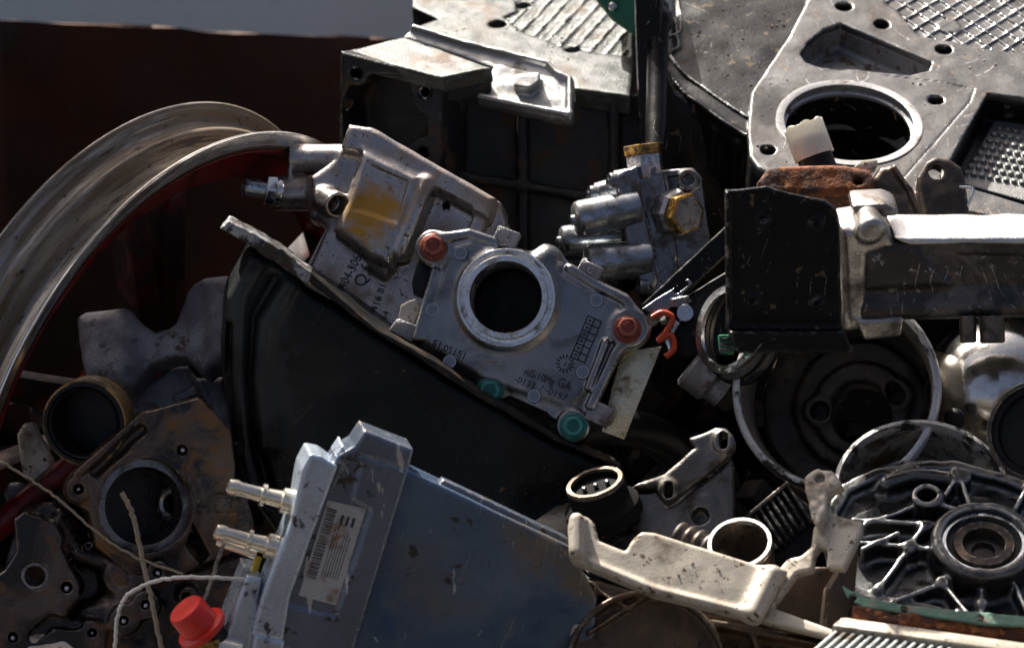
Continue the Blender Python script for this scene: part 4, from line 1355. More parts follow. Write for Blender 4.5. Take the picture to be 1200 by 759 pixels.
# ------------------------------------------------------------------ brake drum
def drum():
    F = Fr(980, 456, 6, (-0.16, 0.16, 0.97))
    t = thing('brake_drum', 'deep round brake drum with dark hub and worn chipped rim', 'brake drum', F)
    R = F.mm(1)
    put('shell', lathe([(113 * R, 0), (113 * R, -12), (109 * R, -16), (107 * R, -62), (112 * R, -68), (118 * R, -60), (118 * R, -4), (117 * R, 0)], 96, sharp=30), m_drumwall, t, F)
    put('rim', lathe([(112.5 * R, .2), (113.5 * R, 2.0), (117 * R, 2.6), (121 * R, 1.6), (122.5 * R, -1), (122.5 * R, -6), (118.3 * R, -7), (118.3 * R, .1)], 96, sharp=50), m_drumrim, t, F)
    pts = [(980 + 125 * math.cos(a), 456 + 125 * math.sin(a)) for a in np.linspace(0, 6.28, 24)]
    v = Vol(F, pts, -82, -40, 1.4)
    w = -62
    def cc(px, py, r):
        c = F.uv(px, py, w)
        return np.hypot(v.U - c[0], v.V - c[1]) - r * R
    v.add(v.ext(cc(1002, 474, 112), -76, -66, 2))
    v.add(v.ext(cc(1008, 476, 79), -74, -58, 3), 3)
    hub = np.maximum(cc(1010, 482, 58), -cc(1010, 482, 34))
    v.add(v.ext(hub, -74, -50, 3), 3)
    for x, y in ((962, 484), (1052, 466)):
        v.add(v.ext(cc(x, y, 19), -70, -49, 2), 3)
        v.cut(v.ext(cc(x, y, 11), -65, 0))
        v.cut(v.ext(cc((x + 1008) / 2 + 18, (y + 450) / 2, 8), -56, 0), 3)
    v.cut(v.ext(cc(1012, 490, 35), -90, 0))
    v.rough(.5, 12)
    v.put('hub', m_hub, t)
drum()


# ------------------------------------------------------------------ thin bowl ring and right-edge rounds
def bowl():
    F = Fr(1080, 575, 55, (-0.02, 0.62, 0.78))
    t = thing('bowl_housing', 'shallow aluminium bowl with a thin rim above the ribbed black casting', 'housing', F)
    R = F.mm(1)
    put('rim', lathe([(97 * R, 0), (98 * R, 1.5), (102.5 * R, 1.5), (103.5 * R, 0), (103.5 * R, -6), (97 * R, -6)], 96), m_drumrim, t, F)
    put('bowl', lathe([(97.5 * R, -5), (93 * R, -16), (92 * R, -34), (60 * R, -40), (0, -40), (0, -44), (62 * R, -44), (96 * R, -38), (97 * R, -16), (101 * R, -5)], 80, closed=False, sharp=50), m_bell, t, F)
bowl()

def bell():
    f, L = between((1190, 400, -30), (1130, 480, 10))
    f = Fr(1168, 458, -40, (-0.12, 0.20, 0.97))
    t = thing('bell_housing', 'shiny flared aluminium bell housing below the mounting arm', 'housing', f)
    R = f.mm(1)
    pr = [(0, 46), (24 * R, 45), (46 * R, 40), (66 * R, 30), (80 * R, 16), (88 * R, -2), (93 * R, -18), (102 * R, -26), (106 * R, -30), (106 * R, -40), (0, -40)]
    b = put('bell', lathe(pr, 96, closed=False, sharp=60), m_dome, t, f)
    put('plug', lathe([(0, 0), (12 * R, 0), (13 * R, 3), (10 * R, 5), (0, 5)], 32, closed=False), m_blackrub, b, Fr(1120, 490, 8, (-.5, -.2, .84)))
bell()

def round_cap():
    F = Fr(1216, 505, 40, (-0.35, 0.2, 0.92))
    t = thing('round_canister', 'dark round canister with bright rim beside the bell housing', 'canister', F)
    R = F.mm(1)
    put('rim', lathe([(54 * R, 0), (55 * R, 1.5), (60 * R, 1.5), (61 * R, 0), (61 * R, -5), (54 * R, -5)], 72), m_yokebrown, t, F)
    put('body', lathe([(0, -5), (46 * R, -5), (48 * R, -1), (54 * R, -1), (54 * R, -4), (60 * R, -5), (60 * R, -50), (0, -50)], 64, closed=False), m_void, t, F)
round_cap()


# ------------------------------------------------------------------ ribbed black casting with bearing
def ribbed_casting():
    F = Fr(1100, 625, 95, (-0.03, 0.74, 0.67))
    t = thing('ribbed_casting', 'glossy black ribbed gearbox cover with bearing ring', 'casting', F)
    out = [(966, 598), (985, 566), (1030, 546), (1080, 538), (1120, 538), (1190, 556), (1260, 590), (1300, 640), (1300, 730), (1200, 735), (1110, 722), (1030, 706), (985, 690), (975, 640)]
    v = Vol(F, out, -34, 22, 1.15)
    d = v.poly(out)
    v.add(v.ext(d, -30, -8, 3))
    v.add(v.ext(np.abs(d + 4) - 4, -30, 0, 2), 3)
    c = (1152, 648)
    # hub and radial ribs
    v.add(v.ext(v.circ(c[0], c[1], 62), -20, 14, 4), 5)
    ribs = [[(1000, 640), (1065, 645), (1110, 650)], [(1065, 645), (1082, 622)], [(1065, 645), (1028, 694)], [(1050, 706), (1104, 686), (1120, 670)],
            [(1012, 618), (1066, 598), (1090, 590)], [(1000, 612), (1100, 618)], [(1137, 602), (1128, 575), (1118, 556)], [(1088, 592), (1140, 610)],
            [(1104, 590), (1120, 566)], [(1104, 686), (1132, 720)], [(1150, 690), (1150, 725)], [(1190, 690), (1205, 725)], [(1190, 598), (1204, 570)], [(1010, 650), (1052, 632)]]
    for p in ribs:
        v.add(v.ext(v.path(p, 2.6), -20, 4 + random.uniform(-1, 3), 1.2), 2.5)
    for x, y, r, h in ((1086, 589, 19, 8), (1066, 646, 9, 6), (1104, 686, 9, 5), (1084, 621, 8, 5), (1030, 692, 7, 3), (1150, 712, 7, 6), (1126, 562, 12, 5)):
        v.add(v.ext(v.circ(x, y, r), -20, h, 2), 3)
    v.cut(v.ext(v.circ(1086, 589, 12), -6, 30), 1)
    v.add(v.ext(v.path([(1040, 566), (1075, 556), (1112, 560)], 9), -20, 4, 4), 5)
    v.cut(v.ext(v.circ(c[0], c[1], 49), -2, 40), 1)
    v.rough(.35, 7)
    v.put('cover', m_blackgloss, t)
    R = F.mm(1)
    p = F.uv(c[0], c[1])
    FB = F.at(p[0], p[1], 0)
    b = put('bearing', lathe([(43 * R, -2), (43 * R, 9), (44 * R, 10), (48 * R, 10), (48.8 * R, 9), (48.8 * R, -2)], 72), m_zinc, t, FB)
    put('inner_race', lathe([(24 * R, -4), (24 * R, 8), (25 * R, 9), (35 * R, 9), (36 * R, 8), (36 * R, -4)], 64), m_yokebrown, b, FB)
    put('seal', lathe([(35 * R, -3), (35 * R, 6), (43.2 * R, 6), (43.2 * R, -3)], 64), m_void, b, FB)
    put('shaft_end', lathe([(0, -3), (24 * R, -3), (24 * R, 2), (14 * R, 2), (12 * R, -1), (0, -1)], 48, closed=False), m_drum, b, FB)
ribbed_casting()


def gasket():
    F = Fr(1100, 712, 168, (0, 0.60, 0.80))
    out = [(986, 684), (1000, 692), (1011, 698), (1053, 707), (1110, 713), (1160, 717), (1230, 724), (1230, 735), (1150, 731), (1072, 719), (1010, 710), (992, 698)]
    v = Vol(F, out, -4, 2, .8)
    v.add(v.ext(v.poly(out), -2.2, 0, .6))
    for x, y in ((1149, 724), (1060, 713), (1000, 699)):
        v.cut(v.ext(v.circ(x, y, 4.5), -9, 9))
    v.rough(.25, 6)
    o = v.put('gasket', m_gasket)
    tag(o, 'thin pale green gasket strip along the ribbed casting edge', 'gasket')
    G = Fr(1100, 728, 172, (0.02, 0.5, 0.86))
    out = [(1000, 708), (1100, 722), (1230, 734), (1230, 750), (1100, 738), (1000, 722)]
    v = Vol(G, out, -14, 3, 1.1)
    v.add(v.ext(v.poly(out), -12, 0, 2))
    v.rough(.8, 6)
    o = v.put('rust_strip', m_rustplate)
    tag(o, 'rusty brown steel strip between green gasket and radiator', 'strip')
gasket()

def radiator():
    F = Fr(1060, 752, 205, (0.02, 0.80, 0.60))
    t = thing('radiator', 'finned alloy radiator with white frame edge at the heap foot', 'radiator', F)
    a, b = F.uv(990, 728), F.uv(1230, 762)
    e = (b - a) / np.linalg.norm(b - a)
    q = np.array([e[1], -e[0]])
    if (F.uv(950, 765) - a) @ q < 0:
        q = -q
    L = np.linalg.norm(b - a)
    def quad(u0, u1, w0, w1, z0, z1, nm, bev=.6, sk=-0.55):
        P = [a + e * (u0 + sk * w0) + q * w0, a + e * (u1 + sk * w0) + q * w0, a + e * (u1 + sk * w1) + q * w1, a + e * (u0 + sk * w1) + q * w1]
        return prism(P, z0, z1, nm, bev)
    put('frame', quad(-2, L, 0, 9, -20, 4, 'frame', 1.5), m_bracket, t, F)
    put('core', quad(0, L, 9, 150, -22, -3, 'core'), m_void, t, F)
    for k in range(int(L / 5.2)):
        put('fin', quad(1 + k * 5.2, 1 + k * 5.2 + 2.1, 10, 148, -18, 1.5 , 'fin', .3), m_fin, t, F)
radiator()


# ------------------------------------------------------------------ pale cast bracket in front
def bracket():
    F = Fr(790, 660, 150, (-0.05, 0.42, 0.90))
    t = thing('cast_bracket', 'bare pale cast bracket with upturned ends and brown hollow side', 'bracket', F)
    st = [(667, 616), (674, 605), (688, 604), (697, 612), (702, 632), (733, 645), (742, 630), (752, 622), (767, 623), (912, 668), (922, 668), (886, 724), (868, 720), (767, 695), (703, 668), (673, 657)]
    v = Vol(F, st, -20, 12, 1.1)
    v.add(v.ext(v.poly(st), -9, 0, 2))
    v.add(v.ext(v.path([(676, 612), (676, 648)], 9), -9, 8, 4), 4)
    v.add(v.ext(v.path([(676, 652), (703, 663), (767, 690), (868, 715)], 3), -14, 1.2, 1.5), 3)
    v.add(v.ext(v.path([(905, 672), (884, 718)], 8), -9, 5, 4), 9)
    v.rough(.12, 14)
    v.put('web', m_bracket, t)
    # upright end
    G = Fr(960, 660, 150, (-0.25, 0.48, 0.84))
    up = [(882, 724), (898, 682), (922, 654), (938, 650), (950, 640), (953, 617), (969, 600), (1011, 610), (1009, 624), (989, 666), (968, 664), (969, 644), (961, 640), (955, 648), (952, 667), (933, 671), (905, 711)]
    v = Vol(G, up + [(1012, 748)], -40, 12, 1.1)
    v.add(v.ext(v.poly(up), -8, 0, 1.8))
    v.add(v.ext(v.poly([(884, 724), (905, 711), (975, 736), (990, 746), (985, 750)]), -8, 0, 1.5), 2)
    v.rough(.12, 10)
    v.put('upright', m_bracket, t)
    S = Fr(990, 680, 138, (0.62, 0.1, 0.78))
    put('side_wall', prism([S.uv(*a) for a in [(1010, 612), (1003, 690), (987, 750), (966, 742), (972, 690), (985, 668)]], -6, 0, 'side_wall', 1.2), m_rimbrown, t, S)
    K = Fr(930, 710, 118, (-0.1, 0.1, 0.99))
    put('hollow_wall', prism([K.uv(*a) for a in [(880, 725), (934, 664), (990, 664), (990, 750), (900, 735)]], -6, 0, 'hollow_wall', 1.2), m_rimbrown, t, K)
    # rough lug on top
    lg = [(941, 560), (946, 553), (957, 548), (977, 552), (986, 566), (970, 576), (968, 598), (958, 618), (950, 606), (946, 585)]
    H = Fr(960, 585, 140, (-0.30, 0.48, 0.82))
    v = Vol(H, lg, -14, 4, .9)
    v.add(v.ext(v.poly(lg), -12, 0, 2))
    v.cut(v.ext(v.circ(961, 560, 6), -4, 9), 1)
    v.rough(.4, 4)
    v.put('lug', m_bracket, t)
    # round brown cover below it
    B = Fr(757, 778, 120, (-0.05, 0.30, 0.95))
    pts = [(660, 680), (860, 830)]
    v = Vol(B, pts + [(1000, 760), (1000, 700)], -30, 8, 1.4)
    v.add(v.ext(v.circ(757, 783, 94), -26, -8, 3))
    ring = np.abs(v.circ(757, 783, 92)) - 1.6
    v.add(v.ext(ring, -26, 0, 1), 2)
    v.add(v.ext(v.poly([(690, 668), (760, 690), (880, 722), (990, 750), (990, 830), (690, 830)]), -28, -16, 3), 2)
    for p in ([(767, 690), (688, 740)], [(840, 730), (960, 752)], [(835, 726), (985, 745)], [(880, 735), (900, 790)], [(700, 690), (740, 712)]):
        v.add(v.ext(v.path(p, 2.5), -20, -3, 1), 2)
    v.add(v.ext(v.circ(688, 692, 13), -20, 4, 2), 3)
    v.cut(v.ext(v.circ(688, 692, 7), -10, 20))
    v.rough(.4, 12)
    v.put('round_cover', m_rimbrown, t)
    put('pale_edge', prism([B.uv(*a) for a in [(668, 745), (672, 722), (690, 700), (696, 708), (680, 730)]], -14, -2, 'pale_edge', 1.5), m_bracket, t, B)
m_rimbrown = M('brown_stained_cast', (0.085, 0.060, 0.040), 0.4, 0.5, 0.1, 0.25, 20, (600, 0.2), [((0.16, 0.09, 0.045), 0.2, 0.6, 18, 0.55, 0.72), (OIL, 0.1, 0.5, 40, 0.62, 0.74)], edge=((0.4, 0.36, 0.28), 0.7, 0.4, 1.8, 0.4))
bracket()


def tube_ring():
    f, L = between((884, 660, 90), (867, 636, 112))
    t = thing('pipe_stub', 'short open steel pipe with bright cut edge behind the pale bracket', 'pipe', f)
    f2 = Fr(867, 637, 112, (-0.15, 0.68, 0.72), 12)
    R = f2.mm(1)
    put('tube', lathe([(33 * R, 0), (34 * R, .8), (37 * R, .8), (38 * R, 0), (38 * R, -40), (33 * R, -40)], 64), m_yokebrown, t, f2)
    put('cut_edge', lathe([(32.7 * R, .3), (33.4 * R, 1.6), (37.6 * R, 1.6), (38.4 * R, .3), (38.4 * R, -2), (32.7 * R, -2)], 64), m_ring, t, f2)
    g, l = between((836, 646, 90), (796, 630, 76))
    pr = [(0, -2)]
    z = 0
    while z < l:
        pr += [(8, z), (10.5, z + 1.5), (10.5, z + 4.5), (8, z + 6)]
        z += 7.2
    pr += [(0, z)]
    o = put('corrugated_hose', lathe(pr, 28, closed=False, sharp=60), m_yokebrown, None, g)
    tag(o, 'short corrugated brown hose next to the open pipe stub', 'hose')
tube_ring()


def dark_bracket():
    F = Fr(800, 545, 60, (-0.10, 0.22, 0.97))
    t = thing('slotted_bracket', 'dark grey bracket with two oval holes in front of the drum', 'bracket', F)
    v = Vol(F, [(735, 495), (870, 660)], -50, 14, 1.1)
    arm = [(739, 572), (748, 566), (778, 556), (815, 524), (807, 514), (838, 501), (852, 502), (859, 516), (856, 534), (830, 555), (792, 586), (780, 592), (771, 570)]
    v.add(v.ext(v.poly(arm), -14, 2, 3))
    v.add(v.ext(v.poly([(739, 575), (771, 572), (782, 592), (830, 557), (857, 535), (860, 640), (745, 640)]), -44, -3, 4), 2)
    v.add(v.ext(v.circ(848, 518, 13), -20, 5, 2), 3)
    v.add(v.ext(v.circ(784, 575, 12), -20, 5, 2), 3)
    v.cut(v.ext(v.path([(848, 512), (848, 523)], 5), -40, 20), .6)
    v.cut(v.ext(v.path([(784, 570), (784, 579)], 5), -40, 20), .6)
    v.add(v.ext(v.circ(820, 604, 26), -40, -4, 3), 4)
    v.cut(v.ext(v.circ(820, 604, 10), -14, 20), 1)
    v.rough(.35, 10)
    v.put('body', m_dkbr, t)
    # sensor with oval cap
    C = Fr(697, 566, 75, (-0.28, 0.86, 0.42), 14)
    s = thing('sensor', 'black round sensor with pale oval rim and pins beside the slotted bracket', 'sensor', C)
    R = C.mm(1)
    put('rim', lathe([(29 * R, -1), (29 * R, 1.2), (34 * R, 1.2), (35 * R, .4), (35 * R, -2)], 56), m_rimbrown, s, C)
    put('cup', lathe([(0, -4), (29 * R, -4), (29 * R, -1.6), (35 * R, -1.6), (35.5 * R, -12), (45 * R, -16), (46 * R, -24), (0, -24)], 56, closed=False, sharp=40), m_matte, s, C)
    for k in (-1, 0, 1):
        p = C.at(k * 14 * R, 2 * R, -3)
        put('pin', lathe([(0, 0), (3 * R, 0), (3 * R, 2), (0, 3)], 16, closed=False), m_darkcast, s, p)
    fb = Fr(690, 610, 62, (-0.1, 0.75, 0.65))
    put('base_plate', prism([fb.uv(*a) for a in [(620, 612), (650, 592), (672, 585), (745, 590), (752, 605), (700, 632), (650, 640)]], -12, 0, 'base_plate', 2), m_black, s, fb)
m_dkbr = M('dark_alloy', (0.17, 0.16, 0.145), 0.9, 0.33, 0.1, 0.2, 25, (700, 0.2), [((0.04, 0.03, 0.02), 0.2, 0.6, 30, 0.55, 0.7)], edge=((0.5, 0.48, 0.43), 1, 0.3, 1.8, 0.5))
dark_bracket()

def finned_block():
    F = Fr(910, 610, 40, (-0.2, 0.4, .9))
    t = thing('finned_cooler', 'black finned cooler block with rusty top edge below the drum', 'cooler', F)
    put('block', prism([F.uv(*a) for a in [(873, 610), (924, 568), (965, 605), (945, 660), (890, 660)]], -24, -4, 'block', 1.5), m_black, t, F)
    for k in range(8):
        a0 = np.array([876 + k * 6.6, 609 - k * 5.3])
        put('fin', prism([F.uv(*(a0 + q)) for q in [(0, 0), (2.6, -2.1), (30, 40), (27, 43)]], -8, 3, 'fin', .4), m_black, t, F)
    put('edge_rail', prism([F.uv(*a) for a in [(870, 609), (923, 565), (926, 569), (874, 613)]], -14, 4, 'edge_rail', .8), m_yokebrown, t, F)
finned_block()


# ------------------------------------------------------------------ linkage between pump and end plate
def linkage():
    F = Fr(800, 370, -25, (-0.05, 0.08, 1))
    t = thing('throttle_linkage', 'black throttle linkage with silver lever and red clips beside pump', 'linkage', F)
    v = Vol(F, [(745, 262), (865, 450)], -40, 8, 1.0)
    v.add(v.ext(v.poly([(750, 357), (852, 262), (860, 290), (802, 345), (772, 372)]), -14, -4, 1.5))
    v.add(v.ext(v.poly([(792, 352), (860, 310), (862, 420), (800, 415), (780, 395)]), -34, -12, 2))
    v.rough(.2, 8)
    v.put('strap', m_black, t)
    v = Vol(F, [(748, 320), (818, 380)], -8, 6, .8)
    v.add(v.ext(v.poly([(751, 362), (768, 350), (785, 340), (806, 326), (812, 331), (800, 345), (812, 352), (800, 360), (786, 360), (772, 376), (764, 368)]), -3, 0, 1))
    v.cut(v.ext(v.path([(793, 340), (803, 332)], 3.5), -9, 9))
    v.add(v.ext(v.path([(788, 352), (806, 348)], 2), -3, 2, 1), 1)
    v.put('lever', m_pumpbody, t)
    R = F.mm(1)
    p = F.uv(803, 367)
    sc = put('screw', lathe([(0, -6), (10.5 * R, -6), (10.5 * R, 3), (9.5 * R, 4), (5 * R, 4), (4.6 * R, 1.5), (0, 1.5)], 32, closed=False), m_mach, t, F.at(p[0], p[1], 0))
    for pts in ([(764, 372), (776, 366), (788, 372), (782, 386), (772, 398)], [(770, 400), (786, 392), (790, 408), (780, 418)]):
        put('clip', sweep(spline([wpt(x, y, -22) for x, y in pts], 5), 2.0, 8), m_orange, t, M=Matrix.Identity(4))
    put('spring_plate', prism([F.uv(*a) for a in [(776, 392), (792, 374), (797, 378), (784, 398), (790, 408), (784, 412)]], -6, -3, 'spring_plate', .5), m_zinc, t, F)
    G = Fr(852, 385, 0, (-0.75, 0.15, 0.65))
    for k in range(3):
        put('ring', lathe([(24 + k * 3, -3 - 7 * k), (24 + k * 3, -k * 7), (29 + k * 3, -k * 7), (29 + k * 3, -3 - 7 * k)], 56), m_zinc if k == 0 else m_blackrub, t, G)
    f, l = between((806, 430, -30), (848, 462, -30))
    put('barrel', lathe([(0, 0), (11, 0), (13, 2), (13, l * .6), (10, l * .7), (10, l), (0, l)], 32, closed=False), m_lever, t, f)
    H = Fr(850, 404, 25, (0, 0, 1))
    o = put('connector', prism([H.uv(*a) for a in [(842, 392), (860, 392), (860, 416), (844, 414)]], -14, 0, 'connector', 1.5), m_greenpaint, t, H)
    for k in range(3):
        put('seal_rib', prism([H.uv(*a) for a in [(843, 396 + k * 6), (858, 396 + k * 6), (858, 399 + k * 6), (843, 399 + k * 6)]], -1, 1.2, 'seal_rib', .3), m_black, o, H)
linkage()


# ------------------------------------------------------------------ forged lever and grey casting on the wheel side
def lever():
    F = Fr(180, 395, -8, (-0.16, 0.30, 0.94))
    out = [(92, 372), (100, 366), (144, 361), (152, 365), (168, 380), (181, 388), (196, 384), (206, 376), (216, 352), (227, 333), (240, 327), (275, 322), (275, 425), (250, 426), (240, 437), (232, 433), (219, 419), (205, 417), (176, 426), (168, 436), (158, 450), (148, 454), (103, 444), (97, 420)]
    v = Vol(F, out, -30, 12, 1.0)
    v.add(v.ext(v.poly(out), -24, 0, 3.5))
    v.add(v.ext(v.poly([(96, 376), (146, 368), (160, 388), (160, 430), (146, 446), (106, 438)]), -20, 5, 5), 10)
    v.add(v.ext(v.poly([(226, 345), (240, 333), (275, 330), (275, 418), (240, 428), (228, 410)]), -20, 6, 5), 10)
    v.cut(v.ext(v.path([(235, 350), (236, 415)], 6), 4, 40, 3), 8)
    v.rough(.25, 8)
    o = v.put('forged_lever', m_lever)
    tag(o, 'grey forged dogbone lever wedged between wheel and oil pan', 'lever')
    G = Fr(210, 470, -20, (0.05, 0.25, .97))
    out = [(126, 475), (150, 455), (186, 440), (198, 428), (220, 427), (232, 440), (262, 440), (284, 520), (150, 530)]
    v = Vol(G, out, -24, 8, 1.2)
    v.add(v.ext(v.poly(out), -20, 0, 5))
    v.cut(v.ext(v.path([(228, 436), (244, 470)], 3), -3, 9, 2), 5)
    v.add(v.ext(v.poly([(201, 465), (228, 454), (232, 462), (208, 474)]), -8, 4, 1), 1)
    v.rough(.4, 14)
    o = v.put('grey_casting', m_lever)
    tag(o, 'dull grey rounded casting under the forged dogbone lever', 'casting')
lever()

def cup():
    F = Fr(98, 496, 62, (-0.13, -0.10, 0.98))
    t = thing('sleeve_bushing', 'black lined round bushing with tarnished brass shell beside the wheel', 'bushing', F)
    R = F.mm(1)
    put('shell', lathe([(46 * R, -3), (47 * R, -1), (50 * R, -1), (51 * R, -3), (51.5 * R, -24), (46 * R, -24)], 72), m_tan, t, F)
    put('liner', lathe([(37 * R, -26), (37.5 * R, -4), (39 * R, 0), (41 * R, .8), (42 * R, -.6), (44 * R, .8), (47.5 * R, .3), (48.5 * R, -2), (46 * R, -4), (46 * R, -30), (0, -30), (0, -26)], 72, closed=False, sharp=50), m_blackrub, t, F)
cup()


# ------------------------------------------------------------------ oily brown engine cover
def brown_cover():
    F = Fr(180, 590, 62, (0.24, 0.02, 0.97))
    t = thing('engine_cover', 'oily brown engine cover plate with large stepped bore', 'engine cover', F)
    out = [(84, 556), (108, 534), (151, 496), (166, 482), (180, 480), (232, 465), (238, 468), (256, 488), (271, 504), (277, 545), (276, 562), (290, 582), (299, 612), (296, 636), (262, 652), (232, 664), (204, 680), (150, 672), (112, 640), (104, 600), (84, 588), (78, 570)]
    v = Vol(F, out, -40, 10, 1.05)
    v.add(v.ext(v.poly(out), -22, 0, 2.5))
    v.add(v.ext(v.circ(170, 593, 64), -34, 2, 3), 4)
    v.add(v.ext(v.circ(92, 573, 15), -22, 2, 2), 2)
    v.add(v.ext(v.path([(90, 556), (152, 500)], 4), -20, 3, 1.5), 2)
    v.cut(v.ext(v.path([(112, 552), (166, 504)], 6), -8, 20, 3), 3)
    v.cut(v.ext(v.circ(170, 593, 55), -10, 20), .6)
    v.cut(v.ext(v.circ(172, 593, 46), -60, 20), .6)
    v.cut(v.ext(v.circ(92, 573, 6.5), -9, 20), .5)
    for x, y, r in ((214, 527, 6.5),):
        v.cut(v.ext(v.circ(x, y, r), -9, 20), .5)
    v.cut(v.ext(np.abs(v.circ(238, 588, 8)) - .5, -.8, 9), .4)
    v.cut(v.ext(np.abs(v.poly([(252, 582), (282, 582), (282, 599), (252, 599)]) - 1) - .5, -.8, 9), .4)
    v.cut(v.ext(v.poly([(218, 640), (226, 612), (246, 650), (236, 662)]), -60, 20, 2), 1)
    v.rough(.3, 12)
    v.put('plate', m_brown, t)
    R = F.mm(1)
    c = F.uv(171, 593)
    FB = F.at(c[0], c[1], 0)
    put('bore_ring', lathe([(46 * R, -9), (46 * R, -30), (43 * R, -32), (43 * R, -40), (50 * R, -40), (54.5 * R, -10.2), (54.5 * R, -9)], 80), m_boreface, t, FB)
    put('bore_back', lathe([(52 * R, -38), (52 * R, -62), (0, -62), (0, -66), (56 * R, -66), (56 * R, -38)], 48, closed=False), m_darkcast, t, FB)
    stud = lathe([(0, -4), (5.2 * R, -4), (5.2 * R, -2), (4 * R, 0), (2 * R, .9), (0, 1.1)], 20, 'stud', False)
    stud.materials.append(m_mach)
    for x, y in ((92, 573), (214, 527)):
        p = F.uv(x, y, -4)
        put('stud', stud, None, t, F.at(p[0], p[1], -3))
    # shiny casting glimpsed inside the bore
    p = Fr(205, 590, 20, (-.3, .1, .95))
    sh = put('inner_sleeve', lathe([(7, -12), (7, 3), (9, 4), (12, 3), (14, -12)], 36), m_bell, t, p)
    # lower crankcase half
    G = Fr(90, 690, 78, (0.10, 0.02, 0.99))
    s = thing('crankcase', 'dark oily crankcase half with studded flange below the engine cover', 'crankcase', G)
    low = [(16, 608), (28, 599), (48, 606), (67, 617), (73, 630), (71, 642), (80, 660), (94, 686), (91, 700), (77, 717), (82, 726), (112, 727), (122, 738), (124, 760), (100, 790), (-30, 790), (-30, 690), (6, 668), (20, 645)]
    v = Vol(G, low + [(300, 640), (300, 780)], -60, 8, 1.2)
    v.add(v.ext(v.poly([(20, 600), (60, 585), (110, 640), (160, 672), (230, 670), (300, 640), (300, 790), (-30, 790)]), -56, -30, 5))
    v.add(v.ext(v.poly(low), -40, 0, 2.5), 3)
    for x, y, r in ((171, 709, 17), (145, 727, 18), (185, 671, 14), (108, 741, 16), (220, 700, 12)):
        v.add(v.ext(v.circ(x, y, r), -40, -4, 2), 5)
        v.cut(v.ext(v.circ(x, y, 5.5), -14, 20), .4)
    v.add(v.ext(v.path([(70, 610), (92, 650), (130, 660), (145, 690), (110, 718)], 9), -40, -14, 5), 8)
    v.add(v.ext(v.path([(95, 720), (128, 716), (150, 700), (166, 680)], 8), -40, -10, 5), 6)
    v.add(v.ext(v.circ(140, 677, 20), -40, -9, 3), 6)
    v.cut(v.ext(np.abs(v.circ(140, 677, 11)) - .6, -10, 9), .5)
    v.cut(v.ext(v.circ(41, 675, 16), -22, 20), .6)
    for x, y in ((78, 689), (15, 747)):
        v.cut(v.ext(v.circ(x, y, 6), -10, 20), .4)
    v.cut(v.ext(v.path([(40, 745), (60, 728), (90, 730)], 7), -6, 20, 2), 3)
    v.rough(.4, 9)
    v.put('body', m_darkbr2, s)
    p = G.uv(41, 675)
    put('bore_ring', lathe([(12 * R, -14), (12 * R, 0), (13.2 * R, .6), (16 * R, .6), (16 * R, -14)], 40), m_boreface, s, G.at(p[0], p[1], -1))
    for x, y, w in ((78, 689, 0), (15, 747, 0), (171, 709, -4), (145, 727, -4), (108, 741, -4), (185, 671, -4)):
        p = G.uv(x, y, w - 4)
        put('stud', stud, None, s, G.at(p[0], p[1], w - 3))
    txt('JOS', G, (133, 681), (147, 681), 7, m_darkbr2, s, -9.2, .4)
    txt('9VD', G, (86, 652), (110, 640), 8, m_darkbr2, s, -13, .6)
m_darkbr2 = M('oily_crankcase', (0.105, 0.080, 0.068), 0.75, 0.26, 0.12, 0.3, 22, (500, 0.2), [(OIL, 0.1, 0.25, 18, 0.48, 0.62), ((0.14, 0.07, 0.03), 0.3, 0.5, 30, 0.62, 0.72)], edge=((0.45, 0.42, 0.4), 0.9, 0.3, 1.8, 0.3))
brown_cover()


